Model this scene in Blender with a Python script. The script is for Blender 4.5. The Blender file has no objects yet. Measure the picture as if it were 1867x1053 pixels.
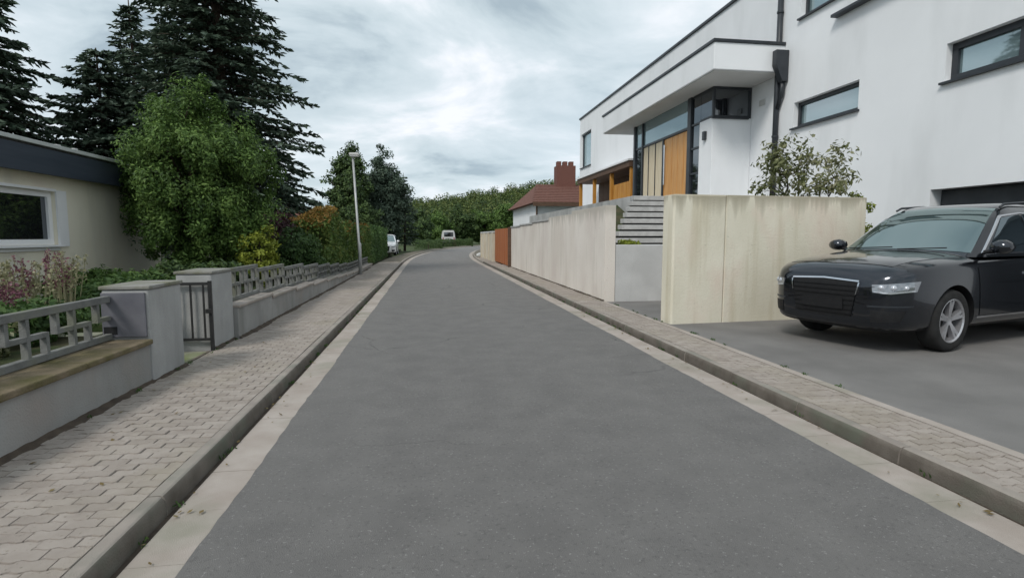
import bpy, bmesh, math, random
import numpy as np
from mathutils import Vector, Matrix
from mathutils.bvhtree import BVHTree

S = bpy.context.scene
COL = S.collection
R = math.radians
rnd = random.Random(7)

# ------------------------------------------------------------------ camera
cd = bpy.data.cameras.new("camera"); cam = bpy.data.objects.new("camera", cd); COL.objects.link(cam)
S.camera = cam
cd.sensor_fit = 'HORIZONTAL'; cd.sensor_width = 36.0; cd.lens = 36.0 * 1000 / 1867
cd.clip_start = 0.05; cd.clip_end = 4000
cam.location = (0, 0, 1.45)
cam.rotation_euler = (R(90 - 5.455), 0, R(-8.688))

# ------------------------------------------------------------------ world (cloudy sky)
SUN_DIR = Vector((-0.55, -0.58, 0.84)).normalized()
W = bpy.data.worlds.new("World"); S.world = W; W.use_nodes = True
nt = W.node_tree; nt.nodes.clear()
def wn(t, **k):
    n = nt.nodes.new(t)
    for a, b in k.items(): setattr(n, a, b)
    return n
out = wn('ShaderNodeOutputWorld'); bg = wn('ShaderNodeBackground'); bg.inputs['Strength'].default_value = 0.10
sky = wn('ShaderNodeTexSky', sky_type='NISHITA', sun_disc=False)
sky.sun_elevation = math.asin(SUN_DIR.z); sky.sun_rotation = math.atan2(SUN_DIR.x, SUN_DIR.y)
tc = wn('ShaderNodeTexCoord'); sep = wn('ShaderNodeSeparateXYZ')
nt.links.new(tc.outputs['Generated'], sep.inputs[0])
zz = wn('ShaderNodeMath', operation='MAXIMUM'); nt.links.new(sep.outputs['Z'], zz.inputs[0]); zz.inputs[1].default_value = 0.0
za = wn('ShaderNodeMath', operation='ADD'); nt.links.new(zz.outputs[0], za.inputs[0]); za.inputs[1].default_value = 0.3
dx = wn('ShaderNodeMath', operation='DIVIDE'); nt.links.new(sep.outputs['X'], dx.inputs[0]); nt.links.new(za.outputs[0], dx.inputs[1])
dy = wn('ShaderNodeMath', operation='DIVIDE'); nt.links.new(sep.outputs['Y'], dy.inputs[0]); nt.links.new(za.outputs[0], dy.inputs[1])
cmb = wn('ShaderNodeCombineXYZ'); nt.links.new(dx.outputs[0], cmb.inputs[0]); nt.links.new(dy.outputs[0], cmb.inputs[1])
mp = wn('ShaderNodeMapping'); mp.inputs['Location'].default_value = (2.3, 0.4, 0.0); mp.inputs['Rotation'].default_value = (0, 0, R(24)); mp.inputs['Scale'].default_value = (0.8, 1.0, 1)
nt.links.new(cmb.outputs[0], mp.inputs[0])
n1 = wn('ShaderNodeTexNoise'); n1.inputs['Scale'].default_value = 2.1; n1.inputs['Detail'].default_value = 8; n1.inputs['Roughness'].default_value = 0.56; n1.inputs['Distortion'].default_value = 0.5
nt.links.new(mp.outputs[0], n1.inputs['Vector'])
cr = wn('ShaderNodeValToRGB'); e = cr.color_ramp.elements
e[0].position = 0.36; e[0].color = (2.95, 3.65, 4.15, 1)
e[1].position = 0.65; e[1].color = (7.0, 7.2, 7.6, 1)
m = e.new(0.45); m.color = (4.35, 5.1, 5.5, 1)
m = e.new(0.55); m.color = (5.3, 5.95, 6.35, 1)
nt.links.new(n1.outputs['Fac'], cr.inputs[0])
n2 = wn('ShaderNodeTexNoise'); n2.inputs['Scale'].default_value = 0.5; n2.inputs['Detail'].default_value = 3
nt.links.new(mp.outputs[0], n2.inputs['Vector'])
cov = wn('ShaderNodeMapRange'); cov.inputs[1].default_value = 0.3; cov.inputs[2].default_value = 0.6; cov.inputs[3].default_value = 0.86; cov.inputs[4].default_value = 1.0
nt.links.new(n2.outputs['Fac'], cov.inputs[0])
mx = wn('ShaderNodeMix', data_type='RGBA'); nt.links.new(cov.outputs[0], mx.inputs['Factor'])
nt.links.new(sky.outputs[0], mx.inputs['A']); nt.links.new(cr.outputs[0], mx.inputs['B'])
nt.links.new(mx.outputs['Result'], bg.inputs['Color']); nt.links.new(bg.outputs[0], out.inputs[0])

# ------------------------------------------------------------------ sun
sd = bpy.data.lights.new("sun", 'SUN'); sd.energy = 1.5; sd.angle = R(16); sd.color = (1.0, 0.96, 0.9)
so = bpy.data.objects.new("sun", sd); COL.objects.link(so); so.location = (-10, -10, 30)
so.rotation_euler = (-SUN_DIR).to_track_quat('-Z', 'Y').to_euler()
S.view_settings.view_transform = 'Standard'; S.view_settings.look = 'None'
S.view_settings.exposure = 0.5; S.view_settings.gamma = 1.0; S.view_settings.use_curve_mapping = False

# ------------------------------------------------------------------ materials
MATS = {}
def mat(name, c1, c2=None, rough=0.8, scale=5.0, detail=6, stretch=(1, 1, 1), bump=0.0, bscale=60, spots=None, spec=0.3, metal=0.0, coat=0.0, ramp=(0.35, 0.65), streak=None, patch=None, island=None, drip=None, crack=None, blocks=None):
    """two-tone noise surface; streak/patch = (colour, scale, stretch, lo, hi, amount) second stain layer"""
    if name in MATS: return MATS[name]
    m = bpy.data.materials.new(name); m.use_nodes = True; t = m.node_tree; t.nodes.clear(); L = t.links.new
    o = t.nodes.new('ShaderNodeOutputMaterial'); b = t.nodes.new('ShaderNodeBsdfPrincipled'); L(b.outputs[0], o.inputs[0])
    b.inputs['Roughness'].default_value = rough; b.inputs['Specular IOR Level'].default_value = spec; b.inputs['Metallic'].default_value = metal
    b.inputs['Coat Weight'].default_value = coat; b.inputs['Coat Roughness'].default_value = 0.04
    geo = t.nodes.new('ShaderNodeNewGeometry')
    def noise(sc, st, det=6, rg=0.55):
        mp_ = t.nodes.new('ShaderNodeMapping'); mp_.inputs['Scale'].default_value = st; L(geo.outputs['Position'], mp_.inputs[0])
        n = t.nodes.new('ShaderNodeTexNoise'); n.inputs['Scale'].default_value = sc; n.inputs['Detail'].default_value = det; n.inputs['Roughness'].default_value = rg
        L(mp_.outputs[0], n.inputs['Vector']); return n
    def mrange(src, lo, hi, a, b_):
        r = t.nodes.new('ShaderNodeMapRange'); r.inputs[1].default_value = lo; r.inputs[2].default_value = hi; r.inputs[3].default_value = a; r.inputs[4].default_value = b_
        L(src, r.inputs[0]); return r.outputs[0]
    def mix(fac, a, b_):
        x = t.nodes.new('ShaderNodeMix'); x.data_type = 'RGBA'; L(fac, x.inputs['Factor'])
        if isinstance(a, tuple): x.inputs['A'].default_value = a + (1,)
        else: L(a, x.inputs['A'])
        x.inputs['B'].default_value = tuple(b_) + (1,)
        return x.outputs['Result']
    c2 = c2 or tuple(min(1, v * 1.15) for v in c1)
    col = mix(mrange(noise(scale, stretch, detail).outputs['Fac'], ramp[0], ramp[1], 0, 1), tuple(c1), c2)
    if island: col = mix(mrange(geo.outputs['Random Per Island'], 0, 1, 0, island[1]), col, island[0])
    for lay in (streak, patch):
        if lay:
            lc, ls, lst, lo, hi, am = lay
            col = mix(mrange(noise(ls, lst, 5).outputs['Fac'], lo, hi, 0, am), col, lc)
    if blocks:   # tone of each laid block
        oi = t.nodes.new('ShaderNodeObjectInfo'); sm_ = t.nodes.new('ShaderNodeMath'); sm_.operation = 'ADD'; L(oi.outputs['Random'], sm_.inputs[0]); L(geo.outputs['Random Per Island'], sm_.inputs[1])
        fr = t.nodes.new('ShaderNodeMath'); fr.operation = 'FRACT'; L(sm_.outputs[0], fr.inputs[0])
        col = mix(mrange(fr.outputs[0], 0.55, 1.0, 0, blocks[2]), col, blocks[0]); col = mix(mrange(fr.outputs[0], 0.0, 0.4, blocks[2], 0), col, blocks[1])
    if crack:    # hairline cracks along warped cell borders, only here and there
        nd = noise(1.3, (1, 1, 1), 5); ad_ = t.nodes.new('ShaderNodeVectorMath'); ad_.operation = 'MULTIPLY_ADD'; L(nd.outputs['Color'], ad_.inputs[0]); ad_.inputs[1].default_value = (.7, .7, 0); L(geo.outputs['Position'], ad_.inputs[2])
        vo = t.nodes.new('ShaderNodeTexVoronoi'); vo.feature = 'DISTANCE_TO_EDGE'; vo.inputs['Scale'].default_value = crack[1]; L(ad_.outputs[0], vo.inputs['Vector'])
        mk = mrange(noise(0.5, (1, 1, 1), 2).outputs['Fac'], 0.5, 0.6, 0, crack[2]); ed = mrange(vo.outputs['Distance'], 0.001, 0.0045, 1, 0)
        mu = t.nodes.new('ShaderNodeMath'); mu.operation = 'MULTIPLY'; L(mk, mu.inputs[0]); L(ed, mu.inputs[1]); col = mix(mu.outputs[0], col, crack[0])
    if drip:     # run-off stains hanging from a top edge at height drip[1]
        sp = t.nodes.new('ShaderNodeSeparateXYZ'); L(geo.outputs['Position'], sp.inputs[0])
        ln = mrange(noise(drip[4], (1, 1, 0.02), 4).outputs['Fac'], 0.35, 0.7, drip[2], drip[3])
        df = t.nodes.new('ShaderNodeMath'); df.operation = 'SUBTRACT'; df.inputs[0].default_value = drip[1]; L(sp.outputs['Z'], df.inputs[1])
        dv_ = t.nodes.new('ShaderNodeMath'); dv_.operation = 'DIVIDE'; L(df.outputs[0], dv_.inputs[0]); L(ln, dv_.inputs[1])
        col = mix(mrange(dv_.outputs[0], 0.15, 1.0, drip[5], 0), col, drip[0])
    if spots: col = mix(mrange(noise(spots[1], (1, 1, 1), 2).outputs['Fac'], spots[2], spots[2] + 0.1, 0, spots[3]), col, spots[0])
    L(col, b.inputs['Base Color'])
    if bump:
        bn = t.nodes.new('ShaderNodeBump'); bn.inputs['Strength'].default_value = bump; bn.inputs['Distance'].default_value = 0.02
        L(noise(bscale, (1, 1, 1), 4).outputs['Fac'], bn.inputs['Height']); L(bn.outputs[0], b.inputs['Normal'])
    MATS[name] = m; return m

def leafmat(name, cols, trans=0.3, rough=0.6, drift=1.3):
    """foliage: colour per leaf island plus a slow drift through the crown, partly translucent"""
    if name in MATS: return MATS[name]
    m = bpy.data.materials.new(name); m.use_nodes = True; t = m.node_tree; t.nodes.clear(); L = t.links.new
    o = t.nodes.new('ShaderNodeOutputMaterial'); geo = t.nodes.new('ShaderNodeNewGeometry')
    n = t.nodes.new('ShaderNodeTexNoise'); n.inputs['Scale'].default_value = drift; n.inputs['Detail'].default_value = 3; L(geo.outputs['Position'], n.inputs['Vector'])
    ad = t.nodes.new('ShaderNodeMath'); ad.operation = 'MULTIPLY_ADD'; L(geo.outputs['Random Per Island'], ad.inputs[0]); ad.inputs[1].default_value = 0.62
    sc = t.nodes.new('ShaderNodeMath'); sc.operation = 'MULTIPLY_ADD'; L(n.outputs['Fac'], sc.inputs[0]); sc.inputs[1].default_value = 1.0; sc.inputs[2].default_value = -0.31
    L(sc.outputs[0], ad.inputs[2])
    r = t.nodes.new('ShaderNodeValToRGB'); el = r.color_ramp.elements
    el[0].position = 0.1; el[0].color = cols[0] + (1,); el[1].position = 0.9; el[1].color = cols[-1] + (1,)
    for i, c in enumerate(cols[1:-1]):
        q = el.new(0.1 + 0.8 * (i + 1) / (len(cols) - 1)); q.color = c + (1,)
    L(ad.outputs[0], r.inputs[0])
    b = t.nodes.new('ShaderNodeBsdfPrincipled'); b.inputs['Roughness'].default_value = rough; b.inputs['Specular IOR Level'].default_value = 0.25
    L(r.outputs[0], b.inputs['Base Color'])
    tr = t.nodes.new('ShaderNodeBsdfTranslucent'); L(r.outputs[0], tr.inputs[0])
    mxs = t.nodes.new('ShaderNodeMixShader'); mxs.inputs[0].default_value = trans; L(b.outputs[0], mxs.inputs[1]); L(tr.outputs[0], mxs.inputs[2]); L(mxs.outputs[0], o.inputs[0])
    MATS[name] = m; return m

def glassmat(name, dark, gloss=(0.85, 0.9, 0.92), lo=0.12, rough=0.03):
    """glass as a fresnel weighted mirror over an opaque body tone"""
    if name in MATS: return MATS[name]
    m = bpy.data.materials.new(name); m.use_nodes = True; t = m.node_tree; t.nodes.clear(); L = t.links.new
    o = t.nodes.new('ShaderNodeOutputMaterial'); d = t.nodes.new('ShaderNodeBsdfDiffuse'); d.inputs[0].default_value = dark + (1,)
    g = t.nodes.new('ShaderNodeBsdfGlossy'); g.inputs[0].default_value = gloss + (1,); g.inputs['Roughness'].default_value = rough
    f = t.nodes.new('ShaderNodeLayerWeight'); f.inputs[0].default_value = 0.35
    a = t.nodes.new('ShaderNodeMapRange'); a.inputs[3].default_value = lo; a.inputs[4].default_value = 0.95; L(f.outputs['Fresnel'], a.inputs[0])
    x = t.nodes.new('ShaderNodeMixShader'); L(a.outputs[0], x.inputs[0]); L(d.outputs[0], x.inputs[1]); L(g.outputs[0], x.inputs[2]); L(x.outputs[0], o.inputs[0])
    MATS[name] = m; return m

ASPHALT = mat('asphalt', (0.160, 0.154, 0.149), (0.19, 0.183, 0.176), 0.9, 3.0, 10, bump=0.7, bscale=230, spots=((0.33, 0.32, 0.31), 62, 0.63, 0.7), streak=((0.125, 0.12, 0.117), 48, (1, 1, 1), 0.54, 0.68, 0.75), patch=((0.205, 0.198, 0.19), 0.9, (1, 0.07, 1), 0.48, 0.68, 0.4), crack=((0.07, 0.068, 0.065), 0.42, 0.7))
DRIVE = mat('driveway_asphalt', (0.18, 0.174, 0.168), (0.22, 0.212, 0.204), 0.9, 1.5, 8, bump=0.6, bscale=220, spots=((0.22, 0.21, 0.2), 60, 0.64, 0.5), patch=((0.13, 0.125, 0.12), 0.8, (1, 1, 1), 0.5, 0.7, 0.5))
PAVER = mat('paver_concrete', (0.30, 0.26, 0.229), (0.37, 0.326, 0.29), 0.9, 7, 3, bump=0.5, bscale=180, patch=((0.30, 0.265, 0.205), 1.1, (1, 1, 1), 0.5, 0.68, 0.6), spots=((0.14, 0.12, 0.09), 40, 0.64, 0.6), blocks=((0.385, 0.343, 0.307), (0.25, 0.216, 0.188), 0.42))
JOINT = mat('joint_sand', (0.13, 0.11, 0.088), (0.18, 0.155, 0.125), 1.0, 20, 4, patch=((0.06, 0.08, 0.035), 2.0, (1, 1, 1), 0.5, 0.65, 0.7))
GUTTER = mat('gutter_concrete', (0.33, 0.285, 0.25), (0.41, 0.365, 0.33), 0.9, 3, 8, bump=0.4, bscale=200, patch=((0.24, 0.235, 0.185), 1.3, (1, 1, 1), 0.52, 0.68, 0.7))
KERB = mat('kerb_concrete', (0.25, 0.22, 0.195), (0.33, 0.295, 0.26), 0.9, 4, 8, bump=0.4, bscale=160, patch=((0.19, 0.19, 0.16), 2.2, (1, 1, 1), 0.5, 0.66, 0.7))
KERB_FACE = mat('dark_kerb_face', (0.105, 0.09, 0.075), (0.16, 0.14, 0.12), 0.95, 5, 8, bump=0.4, bscale=120, patch=((0.12, 0.13, 0.10), 1.6, (1, 1, 1), 0.5, 0.64, 0.8))  # darker tone for the upright faces of the kerb stones
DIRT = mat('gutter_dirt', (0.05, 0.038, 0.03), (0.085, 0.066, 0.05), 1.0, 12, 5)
CONC = mat('board_concrete', (0.63, 0.59, 0.475), (0.74, 0.70, 0.585), 0.85, 1.3, 8, stretch=(1, 1, 0.5), bump=0.3, bscale=40,
           drip=((0.30, 0.27, 0.20), 2.10, 0.04, 0.5, 5.0, 0.75), streak=((0.46, 0.40, 0.27), 4.5, (1, 1, 0.06), 0.55, 0.75, 0.65), patch=((0.66, 0.54, 0.45), 1.3, (1, 1, 0.6), 0.52, 0.7, 0.6), spots=((0.28, 0.26, 0.2), 30, 0.68, 0.5))
CONC_P = mat('pale_concrete', (0.66, 0.605, 0.545), (0.745, 0.695, 0.64), 0.85, 1.2, 8, stretch=(1, 1, 0.5), bump=0.3, bscale=40,
             drip=((0.33, 0.31, 0.26), 2.05, 0.05, 0.5, 5.0, 0.55), streak=((0.45, 0.42, 0.355), 4.0, (1, 1, 0.10), 0.55, 0.78, 0.6), patch=((0.60, 0.53, 0.49), 0.8, (1, 1, 0.7), 0.5, 0.68, 0.7), spots=((0.25, 0.24, 0.2), 28, 0.68, 0.5))
CONC_G = mat('grey_concrete', (0.34, 0.34, 0.335), (0.45, 0.45, 0.445), 0.85, 1.6, 8, bump=0.3, bscale=50, streak=((0.24, 0.24, 0.23), 2.2, (1, 1, 0.15), 0.5, 0.68, 0.7))
CONC_L = mat('light_grey_concrete', (0.48, 0.48, 0.475), (0.58, 0.58, 0.575), 0.85, 1.6, 8, bump=0.3, bscale=50, streak=((0.36, 0.36, 0.35), 2.2, (1, 1, 0.15), 0.5, 0.7, 0.6))
RENDER_W = mat('white_render', (0.78, 0.795, 0.815), (0.81, 0.825, 0.845), 0.9, 0.8, 6, bump=0.25, bscale=320, streak=((0.66, 0.675, 0.69), 1.1, (1, 1, 0.25), 0.5, 0.75, 0.6))
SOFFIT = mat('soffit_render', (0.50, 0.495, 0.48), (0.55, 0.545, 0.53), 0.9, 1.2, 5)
ANTHR = mat('anthracite_metal', (0.025, 0.029, 0.035), (0.035, 0.04, 0.047), 0.4, 4, 3, spec=0.4)
OAK = mat('oak_door_wood', (0.50, 0.24, 0.07), (0.60, 0.32, 0.11), 0.45, 3, 6, stretch=(6, 6, 0.5), spec=0.4)
CREAMP = mat('cream_door_panel', (0.56, 0.47, 0.33), (0.64, 0.56, 0.42), 0.6, 3, 5, stretch=(4, 4, 0.6))
GLASS = glassmat('window_glass', (0.17, 0.235, 0.25), (0.74, 0.86, 0.90), 0.30)  # pale teal body tone paints in the sky reflected by the panes
GLASS_D = glassmat('dark_glass', (0.012, 0.013, 0.015), (0.8, 0.85, 0.9), 0.16)
BROWN_W = mat('dark_stained_timber', (0.085, 0.05, 0.032), (0.125, 0.075, 0.05), 0.7, 3, 5, stretch=(1, 6, 6))
ORANGE_W = mat('orange_timber', (0.40, 0.17, 0.03), (0.50, 0.25, 0.05), 0.6, 3, 5, stretch=(5, 5, 0.6))
RED_W = mat('red_brown_gate_wood', (0.32, 0.10, 0.035), (0.40, 0.14, 0.05), 0.6, 3, 5, stretch=(5, 5, 0.6))
GWALL = mat('garden_wall_render', (0.25, 0.247, 0.238), (0.33, 0.325, 0.315), 0.92, 1.4, 8, bump=0.35, bscale=70, streak=((0.19, 0.19, 0.175), 2.0, (1, 1, 0.2), 0.5, 0.7, 0.7), patch=((0.31, 0.27, 0.245), 1.0, (1, 1, 1), 0.5, 0.66, 0.7))
GPILL = mat('pillar_render', (0.33, 0.33, 0.325), (0.42, 0.42, 0.415), 0.92, 1.8, 8, bump=0.35, bscale=70, streak=((0.24, 0.24, 0.23), 2.4, (1, 1, 0.2), 0.5, 0.7, 0.7))
SLATE = mat('slate_blue_shade', (0.10, 0.10, 0.118), (0.155, 0.155, 0.172), 0.5, 2, 5)  # tone holds the shade on the pillar's near face
MOSSTOP = mat('mossy_coping', (0.15, 0.12, 0.075), (0.21, 0.165, 0.11), 0.98, 6, 8, bump=0.6, bscale=60, patch=((0.085, 0.08, 0.025), 2.2, (1, 1, 1), 0.45, 0.62, 0.8))
FENCE = mat('weathered_fence_concrete', (0.135, 0.137, 0.13), (0.215, 0.217, 0.21), 0.95, 6, 7, bump=0.4, bscale=90, patch=((0.15, 0.155, 0.115), 3.0, (1, 1, 1), 0.5, 0.66, 0.8))
BLACKM = mat('black_gate_metal', (0.018, 0.018, 0.019), (0.03, 0.03, 0.03), 0.5, 10, 3)
GALV = mat('galvanised_steel', (0.36, 0.37, 0.37), (0.45, 0.46, 0.46), 0.45, 4, 4, metal=0.35)
LAMPH = mat('lamp_head_grey', (0.5, 0.5, 0.49), (0.58, 0.58, 0.57), 0.5, 6, 3)
BEIGE = mat('beige_render', (0.74, 0.69, 0.56), (0.79, 0.745, 0.62), 0.92, 1.0, 6, bump=0.3, bscale=120, streak=((0.58, 0.55, 0.47), 1.4, (1, 1, 0.2), 0.5, 0.7, 0.6), patch=((0.68, 0.58, 0.51), 0.7, (1, 1, 1), 0.52, 0.68, 0.6))
FASCIA = mat('navy_fascia', (0.032, 0.042, 0.06), (0.045, 0.056, 0.075), 0.6, 2, 4, stretch=(1, 0.3, 4))
FLASH = mat('zinc_flashing', (0.42, 0.44, 0.43), (0.5, 0.52, 0.51), 0.5, 3, 5)
WHITEP = mat('white_window_paint', (0.76, 0.76, 0.77), (0.8, 0.8, 0.81), 0.45, 3, 3)
ROOFRED = mat('red_roof_tile', (0.115, 0.055, 0.042), (0.17, 0.08, 0.062), 0.9, 6, 5)
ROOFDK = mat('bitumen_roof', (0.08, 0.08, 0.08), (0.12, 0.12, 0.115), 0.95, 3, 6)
BRICK = mat('chimney_brick', (0.115, 0.055, 0.045), (0.20, 0.09, 0.07), 0.95, 14, 4, stretch=(1, 1, 2.5), ramp=(0.42, 0.58))
WHITEW = mat('neighbour_white', (0.74, 0.75, 0.77), (0.78, 0.79, 0.81), 0.9, 1, 5)
CREAMW = mat('cream_wall', (0.52, 0.46, 0.36), (0.60, 0.54, 0.44), 0.9, 1.5, 6, streak=((0.42, 0.36, 0.27), 2.0, (1, 1, 0.15), 0.5, 0.7, 0.7))
GRASS = mat('grass_ground', (0.035, 0.055, 0.018), (0.065, 0.085, 0.03), 1.0, 2, 8, bump=0.8, bscale=40)
SOIL = mat('garden_soil', (0.045, 0.042, 0.022), (0.075, 0.07, 0.035), 1.0, 3, 8, bump=0.8, bscale=40, patch=((0.03, 0.055, 0.015), 1.2, (1, 1, 1), 0.45, 0.6, 0.9))
MOSSCAP = mat('weathered_cap_stone', (0.19, 0.185, 0.165), (0.28, 0.275, 0.26), 0.95, 5, 7, bump=0.4, bscale=60, patch=((0.15, 0.15, 0.09), 3.0, (1, 1, 1), 0.48, 0.62, 0.8))
STONE = mat('granite_step', (0.36, 0.355, 0.345), (0.46, 0.455, 0.445), 0.8, 5, 6, spots=((0.22, 0.22, 0.215), 60, 0.6, 0.5))
BARK = mat('bark', (0.05, 0.036, 0.026), (0.085, 0.063, 0.047), 0.95, 6, 6, stretch=(2, 2, 0.4), bump=0.6, bscale=30)
CAPW = mat('pale_cap_stone', (0.5, 0.5, 0.49), (0.6, 0.6, 0.59), 0.85, 3, 6)
MOSSBRICK = mat('mossy_path_stone', (0.20, 0.21, 0.15), (0.29, 0.29, 0.23), 0.95, 5, 6, patch=((0.13, 0.16, 0.05), 2.0, (1, 1, 1), 0.45, 0.62, 0.8))
CARPAINT = mat('dark_blue_black_paint', (0.024, 0.028, 0.036), (0.028, 0.032, 0.041), 0.2, 3, 2, spec=0.5, coat=1.0, metal=0.85)
CARWHITE = mat('white_car_paint', (0.74, 0.74, 0.75), (0.78, 0.78, 0.79), 0.3, 3, 2, spec=0.5, coat=0.6)
CARGLASS = glassmat('windscreen_glass', (0.035, 0.05, 0.05), (0.62, 0.74, 0.74), 0.34)
SIDEGLASS = glassmat('side_glass', (0.02, 0.028, 0.034), (0.6, 0.7, 0.76), 0.28)
CHROME = mat('chrome_trim', (0.62, 0.63, 0.66), (0.68, 0.69, 0.72), 0.15, 8, 2, metal=1.0)
ALLOY = mat('alloy_rim', (0.42, 0.42, 0.44), (0.48, 0.48, 0.5), 0.3, 8, 2, metal=0.7)
RUBBER = mat('tyre_rubber', (0.016, 0.016, 0.016), (0.024, 0.024, 0.024), 0.85, 12, 3)
BLACKP = mat('black_plastic', (0.010, 0.010, 0.011), (0.014, 0.014, 0.015), 0.55, 20, 2)
LENS = glassmat('headlight_lens', (0.42, 0.44, 0.48), (0.9, 0.92, 0.96), 0.25)
LAMPHOUSE = glassmat('lamp_housing', (0.13, 0.135, 0.15), (0.85, 0.88, 0.92), 0.22)
DARKCHROME = mat('dark_chrome', (0.03, 0.03, 0.032), (0.04, 0.04, 0.042), 0.35, 8, 2, metal=0.8)
AMBER = mat('red_lamp_lens', (0.25, 0.01, 0.01), (0.3, 0.015, 0.015), 0.2, 5, 2, coat=1)
STEELGR = mat('grey_metal_gate', (0.16, 0.17, 0.17), (0.2, 0.21, 0.21), 0.5, 3, 3)

# ------------------------------------------------------------------ mesh helpers
class MB:
    def __init__(s): s.v = []; s.f = []
    def add(s, v, f):
        n = len(s.v); s.v += [tuple(p) for p in v]; s.f += [tuple(i + n for i in q) for q in f]; return s
    def box(s, x0, x1, y0, y1, z0, z1):
        return s.add([(x0, y0, z0), (x1, y0, z0), (x1, y1, z0), (x0, y1, z0), (x0, y0, z1), (x1, y0, z1), (x1, y1, z1), (x0, y1, z1)],
                     [(0, 3, 2, 1), (4, 5, 6, 7), (0, 1, 5, 4), (1, 2, 6, 5), (2, 3, 7, 6), (3, 0, 4, 7)])
    def prism(s, poly, z0, z1):
        n = len(poly); v = [(x, y, z0) for x, y in poly] + [(x, y, z1) for x, y in poly]
        f = [tuple(range(n - 1, -1, -1)), tuple(range(n, 2 * n))] + [(i, (i + 1) % n, n + (i + 1) % n, n + i) for i in range(n)]
        return s.add(v, f)
    def extr_x(s, poly, x0, x1):   # poly in (y,z)
        n = len(poly); v = [(x0, y, z) for y, z in poly] + [(x1, y, z) for y, z in poly]
        f = [tuple(range(n - 1, -1, -1)), tuple(range(n, 2 * n))] + [(i, (i + 1) % n, n + (i + 1) % n, n + i) for i in range(n)]
        return s.add(v, f)
    def extr_y(s, poly, y0, y1):   # poly in (x,z)
        n = len(poly); v = [(x, y0, z) for x, z in poly] + [(x, y1, z) for x, z in poly]
        f = [tuple(range(n)), tuple(range(2 * n - 1, n - 1, -1))] + [(i, n + i, n + (i + 1) % n, (i + 1) % n) for i in range(n)]
        return s.add(v, f)
    def tube(s, pts, rad, n=8, cap=True):
        pts = [Vector(p) for p in pts]; rad = rad if isinstance(rad, (list, tuple)) else [rad] * len(pts)
        v = []; f = []
        for i, p in enumerate(pts):
            d = (pts[min(i + 1, len(pts) - 1)] - pts[max(i - 1, 0)]).normalized()
            a = d.cross(Vector((0, 0, 1)) if abs(d.z) < 0.9 else Vector((1, 0, 0))).normalized(); b = d.cross(a)
            for k in range(n):
                t = 2 * math.pi * k / n; v.append(p + (a * math.cos(t) + b * math.sin(t)) * rad[i])
        for i in range(len(pts) - 1):
            for k in range(n): f.append((i * n + k, (i + 1) * n + k, (i + 1) * n + (k + 1) % n, i * n + (k + 1) % n))
        if cap: f += [tuple(range(n)), tuple(range(len(v) - 1, len(v) - n - 1, -1))]
        return s.add(v, f)
    def lathe_y(s, prof, n=32, c=(0, 0, 0)):   # prof: list of (r, y), axis y
        v = []; f = []
        for r, y in prof:
            for k in range(n):
                t = 2 * math.pi * k / n; v.append((c[0] + r * math.cos(t), c[1] + y, c[2] + r * math.sin(t)))
        for i in range(len(prof) - 1):
            for k in range(n): f.append((i * n + k, i * n + (k + 1) % n, (i + 1) * n + (k + 1) % n, (i + 1) * n + k))
        return s.add(v, f)

def mesh_of(name, mb, material, smooth=False):
    me = bpy.data.meshes.new(name); me.from_pydata(mb.v, [], mb.f)
    bm = bmesh.new(); bm.from_mesh(me); bmesh.ops.recalc_face_normals(bm, faces=bm.faces); bm.to_mesh(me); bm.free()
    me.materials.append(material)
    if smooth: me.polygons.foreach_set('use_smooth', [True] * len(me.polygons))
    return me

def link(name, me, parent=None, loc=None, bevel=0.0, label=None):
    o = bpy.data.objects.new(name, me); COL.objects.link(o)
    if loc is not None: o.location = loc
    if parent is not None:
        o.parent = parent
        if parent.get('_world'): o.matrix_parent_inverse = Matrix.Translation(-Vector(parent['_world']))
    if bevel:
        b = o.modifiers.new('bevel', 'BEVEL'); b.width = bevel; b.segments = 2; b.limit_method = 'ANGLE'; b.angle_limit = R(40)
    if label: o['label'] = label
    return o

def obj(name, mb, material, parent=None, bevel=0.0, smooth=False, label=None):
    return link(name, mesh_of(name, mb, material, smooth), parent, None, bevel, label)

def thing(name, label, cat, loc=(0, 0, 0), group=None, world=True):
    e = bpy.data.objects.new(name, None); COL.objects.link(e); e.location = loc; e.empty_display_size = 0.2
    e['label'] = label; e['category'] = cat
    if group: e['group'] = group
    if world: e['_world'] = tuple(float(a) for a in loc)
    return e

def tag(o, label, cat, group=None):
    o['label'] = label; o['category'] = cat
    if group: o['group'] = group
    return o
def struct(o): o['kind'] = 'structure'; return o

def sub(o, p):
    """parent o below part p whose own parent chain keeps world coordinates"""
    o.parent = p
    w = p.parent.get('_world') if p.parent else None
    if w: o.matrix_parent_inverse = Matrix.Identity(4)
    return o

def scale_from_camera(e, k, loc):
    """parts are drawn nearer and smaller; the root scales them out from the camera point"""
    e.scale = (k, k, k); e.location = loc

# ------------------------------------------------------------------ street setting
def off(y): return max(0.0, y - 30.0) ** 2 / 330.0
YS = [-6, -3, 0, 3, 6, 10, 15, 20, 25, 30] + [30 + 3 * i for i in range(1, 24)]
def strip(name, x0, x1, z, material, ys=YS, z1=None):
    mb = MB(); v = []
    for y in ys: v += [(x0 + off(y), y, z), (x1 + off(y), y, z)]
    mb.add(v, [(2 * i, 2 * i + 1, 2 * i + 3, 2 * i + 2) for i in range(len(ys) - 1)])
    return struct(obj(name, mb, material))

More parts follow.
